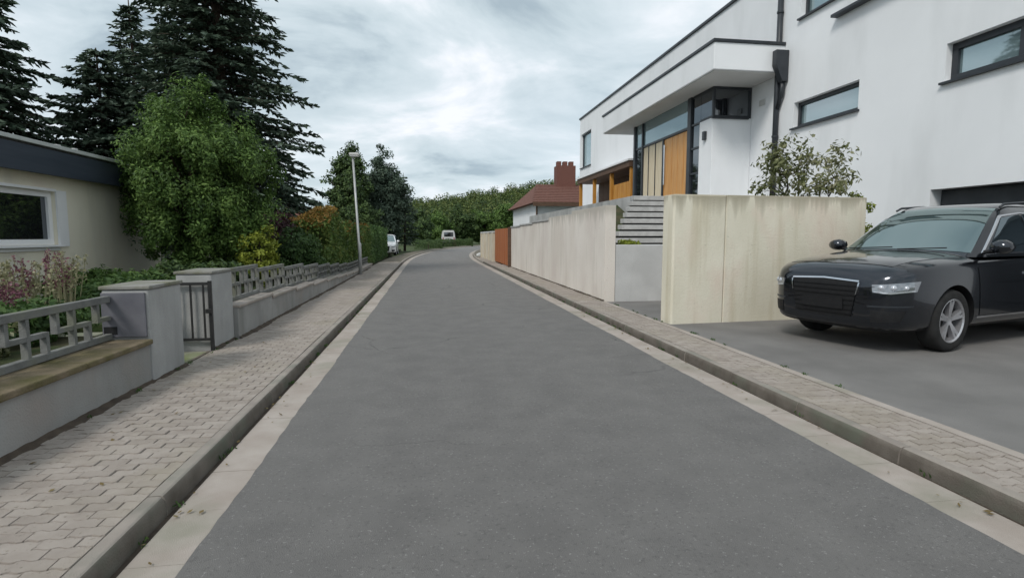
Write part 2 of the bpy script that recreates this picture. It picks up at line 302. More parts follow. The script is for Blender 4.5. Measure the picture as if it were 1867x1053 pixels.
g = MB(); g.add([(-1500, -300, -0.06), (1500, -300, -0.06), (1500, 2200, -0.06), (-1500, 2200, -0.06)], [(0, 1, 2, 3)])
struct(obj('ground', g, GRASS))
ry = [-6 + .12 * i for i in range(300)] + [30.0 + 3 * i for i in range(24)]
rmb = MB(); v = []; re_ = random.Random(3)
for y in ry:
    j = 1 if y < 30 else 0
    v += [(-1.083 + off(y) + j * (re_.uniform(-.006, .006) + .006 * math.sin(y * 2.3)), y, 0.009), (2.668 + off(y) + j * (re_.uniform(-.006, .006) + .006 * math.sin(y * 1.9)), y, 0.009)]
rmb.add(v, [(2 * i, 2 * i + 1, 2 * i + 3, 2 * i + 2) for i in range(len(ry) - 1)])
struct(obj('road', rmb, ASPHALT))

# gutters: separate concrete slabs with open joints, bedded in dirt
for nm, x0, x1 in (('gutter', -1.332, -1.06), ('gutter', 2.645, 2.935)):
    bed = strip(nm, x0 - 0.045, x1 + 0.045, -0.010, DIRT)
    L_ = 0.5; sl = MB().box(x0 + 0.002, x1 - 0.002, 0.0016, L_ - 0.0016, -0.03, 0.006)
    me = mesh_of('gutter_stone', sl, GUTTER)
    for k in range(60):
        o = link('gutter_stone', me, bed, (rnd.uniform(-.003, .003), 0.5 + k * L_, rnd.uniform(-0.0015, 0.001)))
    far = MB(); ys = [30.5 + 1.5 * i for i in range(45)]
    v = []
    for y in ys: v += [(x0 + off(y), y, 0.005), (x1 + off(y), y, 0.005)]
    far.add(v, [(2 * i, 2 * i + 1, 2 * i + 3, 2 * i + 2) for i in range(len(ys) - 1)])
    link('gutter_run', mesh_of('gutter_run', far, GUTTER), bed)

def kerb_profile(x_road, x_back, h):
    s = 1 if x_back > x_road else -1
    w = abs(x_back - x_road); p = [(x_road, -0.05)]
    for i in range(7):
        a = math.pi * 0.5 * i / 6
        p.append((x_road + s * (0.008 + 0.034 * (1 - math.cos(a))), 0.05 + (h - 0.05) * math.sin(a)))
    p += [(x_back - s * 0.004, h), (x_back, h - 0.006), (x_back, -0.05)]
    return p
for x_r, x_b in ((-1.37, -1.466), (2.975, 3.071)):
    base = MB(); bx = sorted((x_r, x_b)); v = []
    for y in YS: v += [(bx[0] - 0.01 + off(y), y, -0.016), (bx[1] + 0.01 + off(y), y, -0.016)]
    base.add(v, [(2 * i, 2 * i + 1, 2 * i + 3, 2 * i + 2) for i in range(len(YS) - 1)])
    kb = struct(obj('kerb', base, DIRT))
    prof = kerb_profile(x_r, x_b, 0.10)
    me = mesh_of('kerb_stone', MB().extr_y(prof, 0.004, 0.996), KERB, False)
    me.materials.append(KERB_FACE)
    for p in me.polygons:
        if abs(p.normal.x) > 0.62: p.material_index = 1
    for k in range(30):
        link('kerb_stone', me, kb, (rnd.uniform(-.004, .004), 0.0 + k * 1.0, rnd.uniform(-.003, .002)))
    far = MB(); ys = [30.0 + 1.5 * i for i in range(45)]; n = len(prof); v = []
    for y in ys: v += [(x + off(y), y, z) for x, z in prof]
    far.add(v, [(i * n + k, i * n + k + 1, (i + 1) * n + k + 1, (i + 1) * n + k) for i in range(len(ys) - 1) for k in range(n - 1)])
    link('kerb_run', mesh_of('kerb_run', far, KERB), kb)

# interlocking pavers
PL, PW = 0.168, 0.084
def paver_outline(x0, x1, inset):
    d = 0.0065; top = []; bot = []
    xs = []; k = math.floor(x0 / (PL / 8)) - 1
    pts = [(i * PL / 8) for i in range(-8, 17)]
    def f(x):
        t = (x / (PL / 2)) % 1.0
        return d * (4 * t if t < .25 else (2 - 4 * t if t < .75 else 4 * t - 4))
    for x in [x0] + [q for q in pts if x0 + 1e-6 < q < x1 - 1e-6 and abs(((q / (PL / 2)) % 0.5) - 0.25) < 1e-3] + [x1]:
        xx = min(max(x, x0 + inset), x1 - inset)
        bot.append((xx, f(xx) + inset)); top.append((xx, f(xx) + PW - inset))
    return bot + top[::-1]
def paver_geo(x0, x1):
    a = paver_outline(x0, x1, 0.0042); b = paver_outline(x0, x1, 0.0015); n = len(a)
    v = [(x, y, 0.0) for x, y in a] + [(x, y, -0.012) for x, y in b]
    return v, [tuple(range(n))] + [(n + i, n + (i + 1) % n, (i + 1) % n, i) for i in range(n)]
def pavement(name, x0, x1, y0, y1, limit, vis):
    bed = MB(); v = []
    ys = [-6, 0] + [3 * i for i in range(1, 33)]
    for y in ys: v += [(x0 + off(y), y, 0.088), (x1 + off(y), y, 0.088)]
    bed.add(v, [(2 * i, 2 * i + 1, 2 * i + 3, 2 * i + 2) for i in range(len(ys) - 1)])
    root = struct(obj(name, bed, JOINT))
    shapes = {}
    def shape(a, b):
        key = (round(a, 3), round(b, 3))
        if key not in shapes: shapes[key] = paver_geo(a, b)
        return key
    cells = []
    for r in range(int((y1 - y0) / PW)):
        s = -PL / 2 if r % 2 else 0.0
        x = s
        w = x1 - x0
        while x < w - 0.01:
            a, b = max(x, 0), min(x + PL, w)
            if b - a > 0.03: cells.append((y0 + r * PW, shape(a - x, b - x), x0 + x))
            x += PL
    meshes = {}
    rest = MB(); made = 0
    for y, key, x in cells:
        vis_ok = made < limit and vis(x, y)
        z = 0.1 + 0.005 * math.sin(x * 5 + y * 0.9) * math.sin(y * 1.7 + x) + rnd.uniform(-.0025, .0025)
        if vis_ok:
            if key not in meshes:
                mb = MB(); mb.add(*shapes[key]); meshes[key] = mesh_of('paver', mb, PAVER)
            o = link('paver', meshes[key], root, (x, y, z)); o.rotation_euler = (rnd.uniform(-.012, .012), rnd.uniform(-.012, .012), 0); made += 1
        else:
            vv, ff = shapes[key]; rest.add([(p[0] + x + off(y), p[1] + y, p[2] + z) for p in vv], ff)
    o = link('paver_field', mesh_of('paver_field', rest, PAVER), root); o['kind'] = 'stuff'
    return root
pavement('left_pavement', -2.56, -1.468, 1.2, 30.0, 300, lambda x, y: y > 2.0 + 0.0 and (-0.72 * y < x + 0.2))
rp = pavement('right_pavement', 3.073, 3.545, 1.6, 36.0, 300, lambda x, y: y > 2.2)
edge = mesh_of('edging_stone', MB().box(3.55, 3.64, 0.004, 0.996, -0.05, 0.106), GUTTER)
for k in range(26): link('edging_stone', edge, rp, (rnd.uniform(-.003, .003), 0.5 + k, rnd.uniform(-.003, .002)))

# driveway and forecourt on the right
dv = MB(); dv.add([(3.64, -6, 0.09), (20, -6, 0.09), (20, 11.2, 0.09), (3.64, 11.2, 0.09)], [(0, 1, 2, 3)])
struct(obj('driveway', dv, DRIVE))
# ground to the right beyond the houses, ground left (raised gardens)
gl = MB(); gl.box(-60, -2.93, -6, 6.12, -0.04, 0.44)
struct(obj('garden_bed', gl, SOIL))
gl = MB(); pr = [(6.98, 0.43), (12, 0.33), (18, 0.2), (60, 0.14)]
gl.add([(-60, y, -0.04) for y, z in pr] + [(-60, y, z) for y, z in pr] + [(-2.85, y, -0.04) for y, z in pr] + [(-2.85, y, z) for y, z in pr],
       [(4 + i, 5 + i, 13 + i, 12 + i) for i in range(3)] + [(8 + i, 9 + i, 13 + i, 12 + i) for i in range(3)] + [(0, 4, 12, 8)])
struct(obj('garden_lawn', gl, SOIL))

# ------------------------------------------------------------------ left garden wall, pillars, ornamental fence
gw = thing('garden_wall', 'low grey rendered garden wall with mossy brown top, nearest on the left pavement', 'wall', (-2.7, 3.4, 0.1))
obj('plinth', MB().box(-2.92, -2.56, 0.5, 5.46, 0.0, 0.46), GWALL, gw, 0.008)
for k in range(5):
    y0 = 0.5 + k * 0.992
    obj('coping_slab', MB().box(-2.96, -2.525, y0 + .003, y0 + 0.989, 0.462, 0.512 + rnd.uniform(-.003, .003)), MOSSTOP, gw, 0.012)

def pillar(y0, y1, z1, label, dark=False):
    t = thing('gate_pillar', label, 'pillar', (-2.75, (y0 + y1) / 2, 0.1), 'rendered pillars either side of the garden gate')
    obj('shaft', MB().box(-2.95, -2.55, y0, y1, 0.0, z1 - 0.035), GPILL, t, 0.02)
    obj('cap_stone', MB().box(-2.965, -2.535, y0 - 0.012, y1 + 0.012, z1 - 0.034, z1), MOSSCAP, t, 0.008)
    if dark:
        lb = obj('shade_panel', MB().box(-2.945, -2.575, y0 - 0.022, y0 - 0.003, 0.53, z1 - 0.06), SLATE, t, 0.006, label='slate grey panel carrying the shade of the near pillar face')  # added panel, shade of the near pillar face put into its colour
        sub(obj('dark_square', MB().box(-2.93, -2.82, y0 - 0.027, y0 - 0.018, 0.56, 0.63), BLACKP), lb)  # plain dark square low on the shade panel
    return t
pillar(5.47, 6.15, 1.0, 'grey rendered pillar with shade painted on its near face, before the garden gate', True)
pillar(6.97, 7.66, 1.04, 'pale grey plain rendered pillar behind the black gate leaf')

gw2 = thing('garden_wall', 'low pinkish grey rendered wall running from far gate pillar towards lamp post', 'wall', (-2.7, 14, 0.1))
secs = []
y = 7.67; k = 0
while y < 24.5:
    y1 = y + 1.62; z = 0.55 - 0.028 * (y - 7.67) if y < 18 else 0.25
    secs.append((y, y1, z)); y = y1
for (a, b, z) in secs:
    obj('plinth', MB().box(-2.86, -2.5, a, b - 0.003, 0.0, z - 0.04), GWALL, gw2, 0.006)
    obj('coping_slab', MB().box(-2.885, -2.475, a + 0.002, b - 0.005, z - 0.0385, z), GUTTER, gw2, 0.008)

def fence_panel(root, xc, y0, y1, zb, h):
    t = 0.028
    p = obj('fence_panel', MB().box(xc - t, xc + t, y0, y1, zb + h - 0.06, zb + h).box(xc - t, xc + t, y0, y1, zb, zb + 0.055), FENCE, root, 0.006)
    inv = Vector(root['_world'])
    def bar(ya, yb, za, zb_):
        o = obj('bar', MB().box(xc - t + .004, xc + t - .004, ya, yb, za, zb_), FENCE); o.parent = p
    L_ = y1 - y0; nu = max(1, round(L_ / 0.54)); u = L_ / nu; zi0 = zb + 0.0555; zi1 = zb + h - 0.0605; hm = (zi0 + zi1) / 2; w = 0.036
    for k in range(nu):
        a = y0 + k * u
        bar(a + .002, a + w, zi0, zi1)                                  # full upright
        bar(a + w + 0.001, a + u * 0.38, hm - w / 2, hm + w / 2)            # short bar at mid height
        bar(a + u * 0.38 + .001, a + u * 0.38 + w, zi0, hm + w / 2)         # drop of the meander
        bar(a + u * 0.62, a + u * 0.62 + w, hm - w / 2, zi1)                # rise of the meander
        bar(a + u * 0.62 + w + .001, a + u - 0.001, hm - w / 2, hm + w / 2)
    bar(y1 - w, y1 - .002, zi0, zi1) if False else None
f1 = thing('ornamental_fence', 'openwork grey concrete fence with meander bars on the mossy near wall', 'fence', (-2.93, 3.0, 0.51), 'openwork concrete fences')
for a in (0.6, 2.22, 3.84): fence_panel(f1, -2.885, a, min(a + 1.6, 5.44), 0.515, 0.40)
f2 = thing('ornamental_fence', 'openwork grey concrete fence stepping down behind far gate pillar', 'fence', (-2.8, 14, 0.5), 'openwork concrete fences')
for (a, b, z) in secs: fence_panel(f2, -2.72, a + 0.01, b - 0.01, z + 0.003, 0.46 - 0.016 * (a - 7.67) if a < 18 else 0.29)

# gate and path between the pillars
gt = thing('garden_gate', 'narrow black metal garden gate leaf standing open by pale pillar', 'gate', (-2.6, 6.93, 0.1))
obj('gate_post', MB().box(-2.575, -2.54, 6.90, 6.945, 0.05, 0.93), BLACKM, gt, 0.004)
obj('top_rail', MB().box(-3.35, -2.576, 6.905, 6.935, 0.88, 0.915), BLACKM, gt, 0.004)
obj('bottom_rail', MB().box(-3.35, -2.576, 6.905, 6.935, 0.22, 0.25), BLACKM, gt, 0.004)
for k in range(6): obj('gate_bar', MB().box(-3.34 + k * 0.14, -3.322 + k * 0.14, 6.911, 6.929, 0.251, 0.879), BLACKM, gt)
obj('latch', MB().box(-2.60, -2.54, 6.87, 6.898, 0.55, 0.60), BLACKM, gt, 0.004)
pth = struct(obj('garden_path', MB().box(-12, -2.60, 6.16, 6.96, 0.0, 0.085), JOINT))
for i in range(9):
    for j in range(2):
        z = 0.09 + 0.085 * max(0, min(4, i - 0))
        link('path_stone', mesh_of('path_stone', MB().box(-2.62 - 0.36 * (i + 1) + .006, -2.62 - 0.36 * i - .006, 6.165 + .395 * j + .005, 6.165 + .395 * (j + 1) - .005, 0.03, z + rnd.uniform(-.006, .006)), MOSSBRICK), pth, None, 0.01)

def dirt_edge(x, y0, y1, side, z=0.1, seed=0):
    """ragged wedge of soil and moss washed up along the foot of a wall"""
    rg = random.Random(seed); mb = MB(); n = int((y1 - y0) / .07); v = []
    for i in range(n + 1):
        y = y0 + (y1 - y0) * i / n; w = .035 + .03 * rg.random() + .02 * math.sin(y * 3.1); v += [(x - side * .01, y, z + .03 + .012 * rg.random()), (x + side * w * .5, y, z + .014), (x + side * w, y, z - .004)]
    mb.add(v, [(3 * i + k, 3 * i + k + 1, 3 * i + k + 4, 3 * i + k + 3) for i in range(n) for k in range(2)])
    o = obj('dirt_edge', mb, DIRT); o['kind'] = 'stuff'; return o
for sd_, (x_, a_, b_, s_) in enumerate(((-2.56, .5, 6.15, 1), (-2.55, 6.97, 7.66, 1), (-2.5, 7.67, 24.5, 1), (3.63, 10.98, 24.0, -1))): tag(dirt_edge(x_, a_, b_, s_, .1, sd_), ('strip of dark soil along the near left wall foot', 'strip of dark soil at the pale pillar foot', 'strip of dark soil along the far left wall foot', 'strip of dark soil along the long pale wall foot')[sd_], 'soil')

# ------------------------------------------------------------------ street lamp
lt = thing('street_lamp', 'slim grey galvanised street lamp post beside the left garden wall', 'street lamp', (-2.40, 20.2, 0.1))
obj('pole', MB().tube([(-2.40, 20.2, 0.05), (-2.41, 20.2, 1.2), (-2.43, 20.2, 1.25), (-2.56, 20.2, 4.2)], [.062, .062, .043, .036], 12), GALV, lt, smooth=True)
obj('lamp_head', MB().box(-2.68, -2.34, 20.08, 20.32, 4.26, 4.36), LAMPH, lt, 0.03)
obj('lamp_neck', MB().tube([(-2.56, 20.2, 4.19), (-2.56, 20.2, 4.27)], .045, 10), GALV, lt)
obj('diffuser', MB().box(-2.65, -2.37, 20.1, 20.3, 4.235, 4.262), WHITEP, lt, 0.01)
obj('access_door', MB().box(-2.425, -2.385, 20.128, 20.142, 0.55, 0.95), GALV, lt)

# ------------------------------------------------------------------ walls with openings
def wall_x(mb, x, y0, y1, z0, z1, holes, depth):
    """wall sheet on plane X=x facing -X with rectangular holes (ya,yb,za,zb) and reveals going to +X"""
    ys = sorted({y0, y1, *[h[0] for h in holes], *[h[1] for h in holes]}); zs = sorted({z0, z1, *[h[2] for h in holes], *[h[3] for h in holes]})
    for a, b in zip(ys, ys[1:]):
        for c, d in zip(zs, zs[1:]):
            m_ = ((a + b) / 2, (c + d) / 2)
            if any(h[0] < m_[0] < h[1] and h[2] < m_[1] < h[3] for h in holes): continue
            mb.add([(x, a, c), (x, b, c), (x, b, d), (x, a, d)], [(0, 1, 2, 3)])
    for a, b, c, d in holes:
        X = x + depth
        mb.add([(x, a, c), (X, a, c), (X, b, c), (x, b, c), (x, a, d), (X, a, d), (X, b, d), (x, b, d)], [(0, 1, 2, 3), (4, 7, 6, 5), (0, 4, 5, 1), (3, 2, 6, 7)])
    return mb

def fin(name, mb, material, parent, **k):   # no recalculation: open sheets keep their winding; double sided shading anyway
    me = bpy.data.meshes.new(name); me.from_pydata(mb.v, [], mb.f); me.materials.append(material)
    return link(name, me, parent)

def window_x(root, x, a, b, c, d, fr=0.06, glass=None, frame=None, mull=(), sill=True, sgn=1):
    """window in plane X: frame ring, panes, sill; glass lies sgn*0.05 behind the frame front"""
    glass = glass or GLASS; frame = frame or ANTHR
    mb = MB()
    x0, x1 = sorted((x, x + sgn * 0.07))
    mb.box(x0, x1, a, b, c, c + fr).box(x0, x1, a, b, d - fr, d).box(x0, x1, a, a + fr, c + fr, d - fr).box(x0, x1, b - fr, b, c + fr, d - fr)
    w = obj('window', mb, frame, root, 0.004)
    edges = [a + fr] + [q for q in mull] + [b - fr]
    for q in mull: sub(obj('mullion', MB().box(x0 + .003, x1 - .003, q - fr * .5, q + fr * .5, c + fr, d - fr), frame), w)
    gx = x + sgn * 0.045
    for i in range(len(edges) - 1):
        p0 = edges[i] + (fr * .5 if i > 0 else 0); p1 = edges[i + 1] - (fr * .5 if i < len(edges) - 2 else 0)
        sub(obj('pane', MB().box(min(gx, gx + sgn * .012), max(gx, gx + sgn * .012), p0, p1, c + fr, d - fr), glass), w)
    if sill:
        s0, s1 = sorted((x - sgn * 0.16, x - sgn * 0.002))
        sub(obj('sill', MB().box(s0, s1, a - 0.04, b + 0.04, c - 0.035, c - 0.002), frame), w)
    return w

# ------------------------------------------------------------------ modern white house
XH = 7.6; HZ = 7.22
hs = thing('modern_house', 'white modern flat roofed house with anthracite window frames and entrance canopy', 'house', (XH + 4, 14, 0.1))
YN, YF = 1.0, 27.2
holes = [(8.98, 10.74, 3.70, 4.22), (4.6, 7.32, 3.72, 4.27), (8.75, 10.66, 5.88, 6.72), (4.0, 7.42, 0.1, 2.16), (25.3, 27.0, 4.82, 6.45)]
mb = MB(); wall_x(mb, XH, YN, YF, 0.0, HZ, holes, 0.22)
mb.add([(XH, YN, 0), (19, YN, 0), (19, YN, HZ), (XH, YN, HZ)], [(0, 1, 2, 3)])
mb.add([(XH, YF, 0), (19, YF, 0), (19, YF, HZ), (XH, YF, HZ)], [(0, 3, 2, 1)])
mb.add([(19, YN, 0), (19, YF, 0), (19, YF, HZ), (19, YN, HZ)], [(0, 1, 2, 3)])
mb.add([(XH, YN, HZ), (19, YN, HZ), (19, YF, HZ), (XH, YF, HZ)], [(0, 1, 2, 3)])
fin('wall', mb, RENDER_W, hs)
obj('roof_edge_trim', MB().box(XH - 0.05, XH + 0.3, YN - 0.05, YF + 0.05, HZ + 0.002, HZ + 0.075), ANTHR, hs, 0.008)
window_x(hs, XH + 0.10, 8.98, 10.74, 3.70, 4.22, 0.07)
window_x(hs, XH + 0.10, 4.6, 7.32, 3.72, 4.27, 0.095, mull=(6.32,))
window_x(hs, XH + 0.10, 8.75, 10.66, 5.88, 6.72, 0.065)
window_x(hs, XH + 0.10, 25.3, 27.0, 4.82, 6.45, 0.07)
obj('wall_ledge', MB().box(XH - 0.14, XH - 0.002, 6.6, 9.62, 5.49, 5.545), ANTHR, hs, 0.006, label='slim dark metal ledge high on the facade')
# garage opening: sectional door deep inside
gd = obj('garage_door', MB().box(XH + 0.20, XH + 0.24, 4.0, 7.42, 0.1, 2.16), ANTHR, hs)
for k in range(5): sub(obj('door_panel', MB().box(XH + 0.175, XH + 0.199, 4.02, 7.40, 0.12 + k * 0.405, 0.51 + k * 0.405), ANTHR), gd)
# downpipe with hopper head
YD = 11.12
obj('downpipe', MB().tube([(XH - 0.07, YD + .12, 1.9), (XH - 0.07, YD + .12, HZ)], 0.058, 12), ANTHR, hs, smooth=True)
obj('rainwater_hopper', MB().extr_y([(XH - 0.30, 5.36), (XH - 0.012, 5.36), (XH - 0.012, 4.72), (XH - 0.14, 4.72), (XH - 0.30, 5.06)], YD - 0.16, YD - 0.012), ANTHR, hs, 0.008)
obj('downpipe_elbow', MB().tube([(XH - 0.08, YD - 0.08, 4.75), (XH - 0.07, YD - 0.06, 4.5), (XH - 0.07, YD + 0.10, 4.2)], 0.05, 10), ANTHR, hs, smooth=True)
for z in (2.6, 3.6, 6.2): obj('pipe_bracket', MB().tube([(XH - 0.07, YD + .12, z), (XH - 0.07, YD + .12, z + 0.04)], 0.07, 12), ANTHR, hs)
# entrance volume and canopy
XC, XE, YC, YE, YC2 = 5.98, 6.62, 11.12, 12.28, 18.55
ZF, ZS, ZT = 2.45, 4.95, 5.50
obj('canopy', MB().box(XC, XH - 0.003, YC, YC2, ZS, ZT), RENDER_W, hs, 0.012)
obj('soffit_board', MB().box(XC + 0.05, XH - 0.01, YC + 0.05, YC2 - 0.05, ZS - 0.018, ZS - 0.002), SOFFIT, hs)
obj('canopy_trim', MB().box(XC - 0.03, XH - 0.006, YC - 0.03, YC2 + 0.03, ZT + 0.002, ZT + 0.065), ANTHR, hs, 0.008)
# entrance walls: white return below the corner window
obj('entrance_wall', MB().box(XE, XH - 0.004, YE, YE + 0.62, 1.9, 4.22), RENDER_W, hs, 0.006)
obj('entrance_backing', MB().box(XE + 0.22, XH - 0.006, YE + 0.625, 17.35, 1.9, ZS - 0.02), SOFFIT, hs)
cw = obj('corner_window', MB().box(XE + .01, XE + 0.07, YE + .01, YE + 0.07, 4.222, ZS - 0.02).box(XE + .07, XH - 0.006, YE + .01, YE + .07, 4.222, 4.28).box(XE + .07, XH - 0.006, YE + .01, YE + .07, ZS - .08, ZS - 0.02)
         .box(XH - 0.07, XH - 0.006, YE + .01, YE + .07, 4.281, ZS - .081).box(XE + .01, XE + .07, YE + .071, YE + 1.0, ZS - .08, ZS - .02).box(XE + .01, XE + .07, YE + .071, YE + .62, 4.222, 4.28), ANTHR, hs, 0.003)
sub(obj('pane', MB().box(XE + .071, XH - .071, YE + .03, YE + .045, 4.281, ZS - .081), GLASS_D), cw)
sub(obj('pane', MB().box(XE + .03, XE + .045, YE + .072, YE + .62, 4.281, ZS - .081), GLASS_D), cw)
sub(obj('sill', MB().box(XE - .04, XH - 0.09, YE - .05, YE - .003, 4.19, 4.222), ANTHR), cw)
def post(a, b, z1=ZS - 0.02): obj('steel_post', MB().box(XE - .02, XE + 0.09, a, b, ZF, z1), ANTHR, hs, 0.004)
post(13.34, 13.52); post(17.12, 17.26); post(16.5, 16.58, 4.9)
sg = obj('side_glazing', MB().box(XE + .03, XE + .045, YE + .63, 13.335, ZF, ZS - .081), GLASS_D, hs)
for z in (3.0, 3.62, 4.2): sub(obj('glazing_bar', MB().box(XE + .0, XE + .029, YE + .63, 13.335, z, z + .045), ANTHR), sg)
tr = obj('transom_bar', MB().box(XE, XE + .07, 13.525, 17.115, 4.17, 4.235), ANTHR, hs, 0.003)
obj('transom_glass', MB().box(XE + .03, XE + .045, 13.525, 16.495, 4.236, ZS - .021), GLASS, hs)
obj('transom_glass', MB().box(XE + .03, XE + .045, 16.585, 17.115, 4.236, ZS - .021), GLASS, hs)
fd = obj('front_door', MB().box(XE + .035, XE + .10, 13.6, 15.0, ZF, 4.165), OAK, hs, 0.004)
for q in (13.95, 14.3, 14.65): sub(obj('groove_strip', MB().box(XE + .026, XE + .0345, q - .16, q + .16, ZF + .03, 4.15), OAK), fd)
sub(obj('pull_handle', MB().tube([(XE - .02, 14.88, 2.9), (XE - .02, 14.88, 4.0)], 0.02, 10), CHROME), fd)
obj('door_jamb', MB().box(XE + .005, XE + .10, 15.01, 15.09, ZF, 4.165), ANTHR, hs)
for i, (a, b) in enumerate(((15.1, 15.58), (15.6, 16.08), (16.1, 16.49))): obj('side_panel', MB().box(XE + .03, XE + .08, a, b, ZF, 4.165), CREAMP, hs, 0.004)
for q in (15.59, 16.09): obj('panel_mullion', MB().box(XE + .01, XE + .085, q - .012, q + .012, ZF, 4.165), ANTHR, hs)
obj('entrance_glass', MB().box(XE + .03, XE + .045, 16.585, 17.115, ZF, 4.165), GLASS_D, hs)
obj('wall_lamp', MB().box(XE - .07, XE - .002, YE + .25, YE + .36, 3.75, 3.95), ANTHR, hs, 0.006)
vn = obj('wall_vent', MB().box(XH - .03, XH - .003, 11.75, 11.95, 4.42, 4.55), LAMPH, hs, 0.005)

scale_from_camera(hs, 1.25, (14.5, 17.5, -0.2375))  # house drawn smaller above, enlarged here about the camera point
# terrace block, retaining block, steps
tb = struct(obj('entrance_terrace', MB().box(6.25, 9.48, 16.3, 33.7, 0.05, 2.695).box(3.87, 9.48, 11.36, 16.299, 0.05, 1.225).box(4.996, 7.2, 8.75, 11.359, 0.05, 1.225), CONC_G))
bk = obj('retaining_block', MB().box(3.86, 4.995, 11.0, 11.35, 0.05, 1.28), CONC_L, None, 0.015)
tag(bk, 'smooth grey concrete retaining block in the recess below the steps', 'wall')
bank = MB(); bank.add([(4.85, 14.2, 1.2), (6.24, 14.2, 1.2), (6.24, 17.7, 1.2), (4.85, 17.7, 1.2), (4.85, 14.2, 1.24), (6.24, 14.2, 1.24), (6.24, 17.7, 2.5), (4.85, 17.7, 1.8)],
                      [(0, 3, 2, 1), (4, 5, 6, 7), (0, 1, 5, 4), (1, 2, 6, 5), (2, 3, 7, 6), (3, 0, 4, 7)])
struct(obj('planted_bank', bank, SOIL))
st = thing('entrance_steps', 'grey granite steps climbing behind retaining block to the entrance', 'steps', (6.5, 15.1, 1.24))
for i in range(8):
    x0 = 4.98 + 0.18 * i; y0 = 14.12 + 0.29 * i; z0 = 1.23 + 0.1825 * i
    obj('step', MB().box(x0, 8.19, y0, y0 + 0.36, z0 + 0.05, z0 + 0.18), STONE, st, 0.008)
    obj('riser_plinth', MB().box(x0 + .06, 8.18, y0 + .16, y0 + .35, z0 - .16, z0 + 0.048), ROOFDK, st)  # dark colour paints the shadow gaps under the step nosings

# near concrete wall (slightly skewed), three cast panels
nw = thing('concrete_wall', 'tall beige cast concrete wall beside the parked black car', 'wall', (5.6, 8.2, 0.1))
A = Vector((3.72, 7.98)); B = Vector((7.26, 8.26)); nrm = Vector((-(B - A).y, (B - A).x)).normalized()
for k, (s0, s1) in enumerate(((0, .255), (.2562, 1.0))):
    p, q = A.lerp(B, s0), A.lerp(B, s1); p2, q2 = p + nrm * 0.34, q + nrm * 0.34
    obj('wall_panel', MB().prism([tuple(p), tuple(q), tuple(q2), tuple(p2)], 0.02, 2.095), CONC, nw, 0.025 if k == 0 else 0.008)
obj('return_wall', MB().box(7.22, 7.45, 8.62, 11.34, 0.02, 2.09), CONC, nw, 0.01)
# far concrete wall along the pavement, stepping down
fw_ = thing('concrete_wall', 'long pale concrete wall stepping down along the right pavement', 'wall', (3.75, 17.5, 0.1))
fy = 10.98; pn = [(10.98, 13.7, 2.09), (13.7, 16.4, 2.02), (16.4, 19.0, 1.92), (19.0, 21.6, 1.87), (21.6, 24.0, 1.83)]
for a, b, z in pn: obj('wall_panel', MB().box(3.63, 3.855, a + .0015, b - .0015, 0.02, z), CONC_P, fw_, 0.005)
for a, b, z in pn[2:]: obj('coping', MB().box(3.60, 3.89, a + .002, b - .002, z + .002, z + .06), CONC_G, fw_, 0.008)
struct(obj('upper_garden', MB().box(3.86, 6.24, 17.71, 40, 0.03, 1.2), GRASS))
# red brown gate + cream wall
rg = thing('timber_gate', 'red brown vertical board gate at the end of the pale concrete wall', 'gate', (3.6, 26.7, 0.1))
for k in range(13):
    y0 = 24.15 + k * 0.4
    obj('board', MB().box(3.56 + (0.012 if k % 2 else 0), 3.60, y0 + .01, y0 + .39, 0.14, 1.83), RED_W, rg, 0.004)
for z in (0.4, 1.5): obj('rail', MB().box(3.605, 3.66, 24.15, 29.3, z, z + .1), RED_W, rg)
obj('end_post', MB().box(3.50, 3.66, 24.02, 24.14, 0.1, 1.86), BROWN_W, rg)
cwl = thing('cream_garden_wall', 'cream rendered wall with pale coping beyond the red brown gate', 'wall', (3.7, 33, 0.1))
obj('body', MB().box(3.5, 3.8, 29.4, 36.5, 0.0, 1.66), CREAMW, cwl, 0.01)
obj('coping', MB().box(3.46, 3.84, 29.36, 36.54, 1.662, 1.74), CAPW, cwl, 0.01)
for k in range(4): obj('pilaster', MB().box(3.44, 3.498, 29.5 + k * 2.15, 29.9 + k * 2.15, 0.0, 1.66), CREAMW, cwl)

# timber lean-to on the terrace
sh = thing('timber_shelter', 'orange and dark brown timber lean to shelter below the white facade', 'shelter', (7.1, 20.6, 2.45))
obj('roof_board', MB().box(6.55, 7.58, 17.45, 23.8, 3.74, 3.93), BROWN_W, sh)
obj('roof_trim', MB().box(6.5, 7.59, 17.42, 23.83, 3.932, 3.99), WHITEP, sh)
for q in (17.5, 19.5, 21.6, 23.6): obj('post', MB().box(6.62, 6.74, q, q + .12, ZF, 3.738), ORANGE_W, sh)
for k in range(9): obj('wall_board', MB().box(7.45, 7.49, 17.7 + k * .65, 18.33 + k * .65, ZF, 3.738), BROWN_W, sh)
obj('end_board', MB().box(6.9, 7.44, 17.52, 17.56, ZF, 3.738), ORANGE_W, sh)
for k in range(4): obj('side_board', MB().box(6.70, 6.73, 17.64 + k * .45, 18.05 + k * .45, ZF, 3.3), ORANGE_W, sh)

scale_from_camera(sh, 1.25, (8.875, 25.75, 2.70))  # shelter enlarged about the camera point like the house
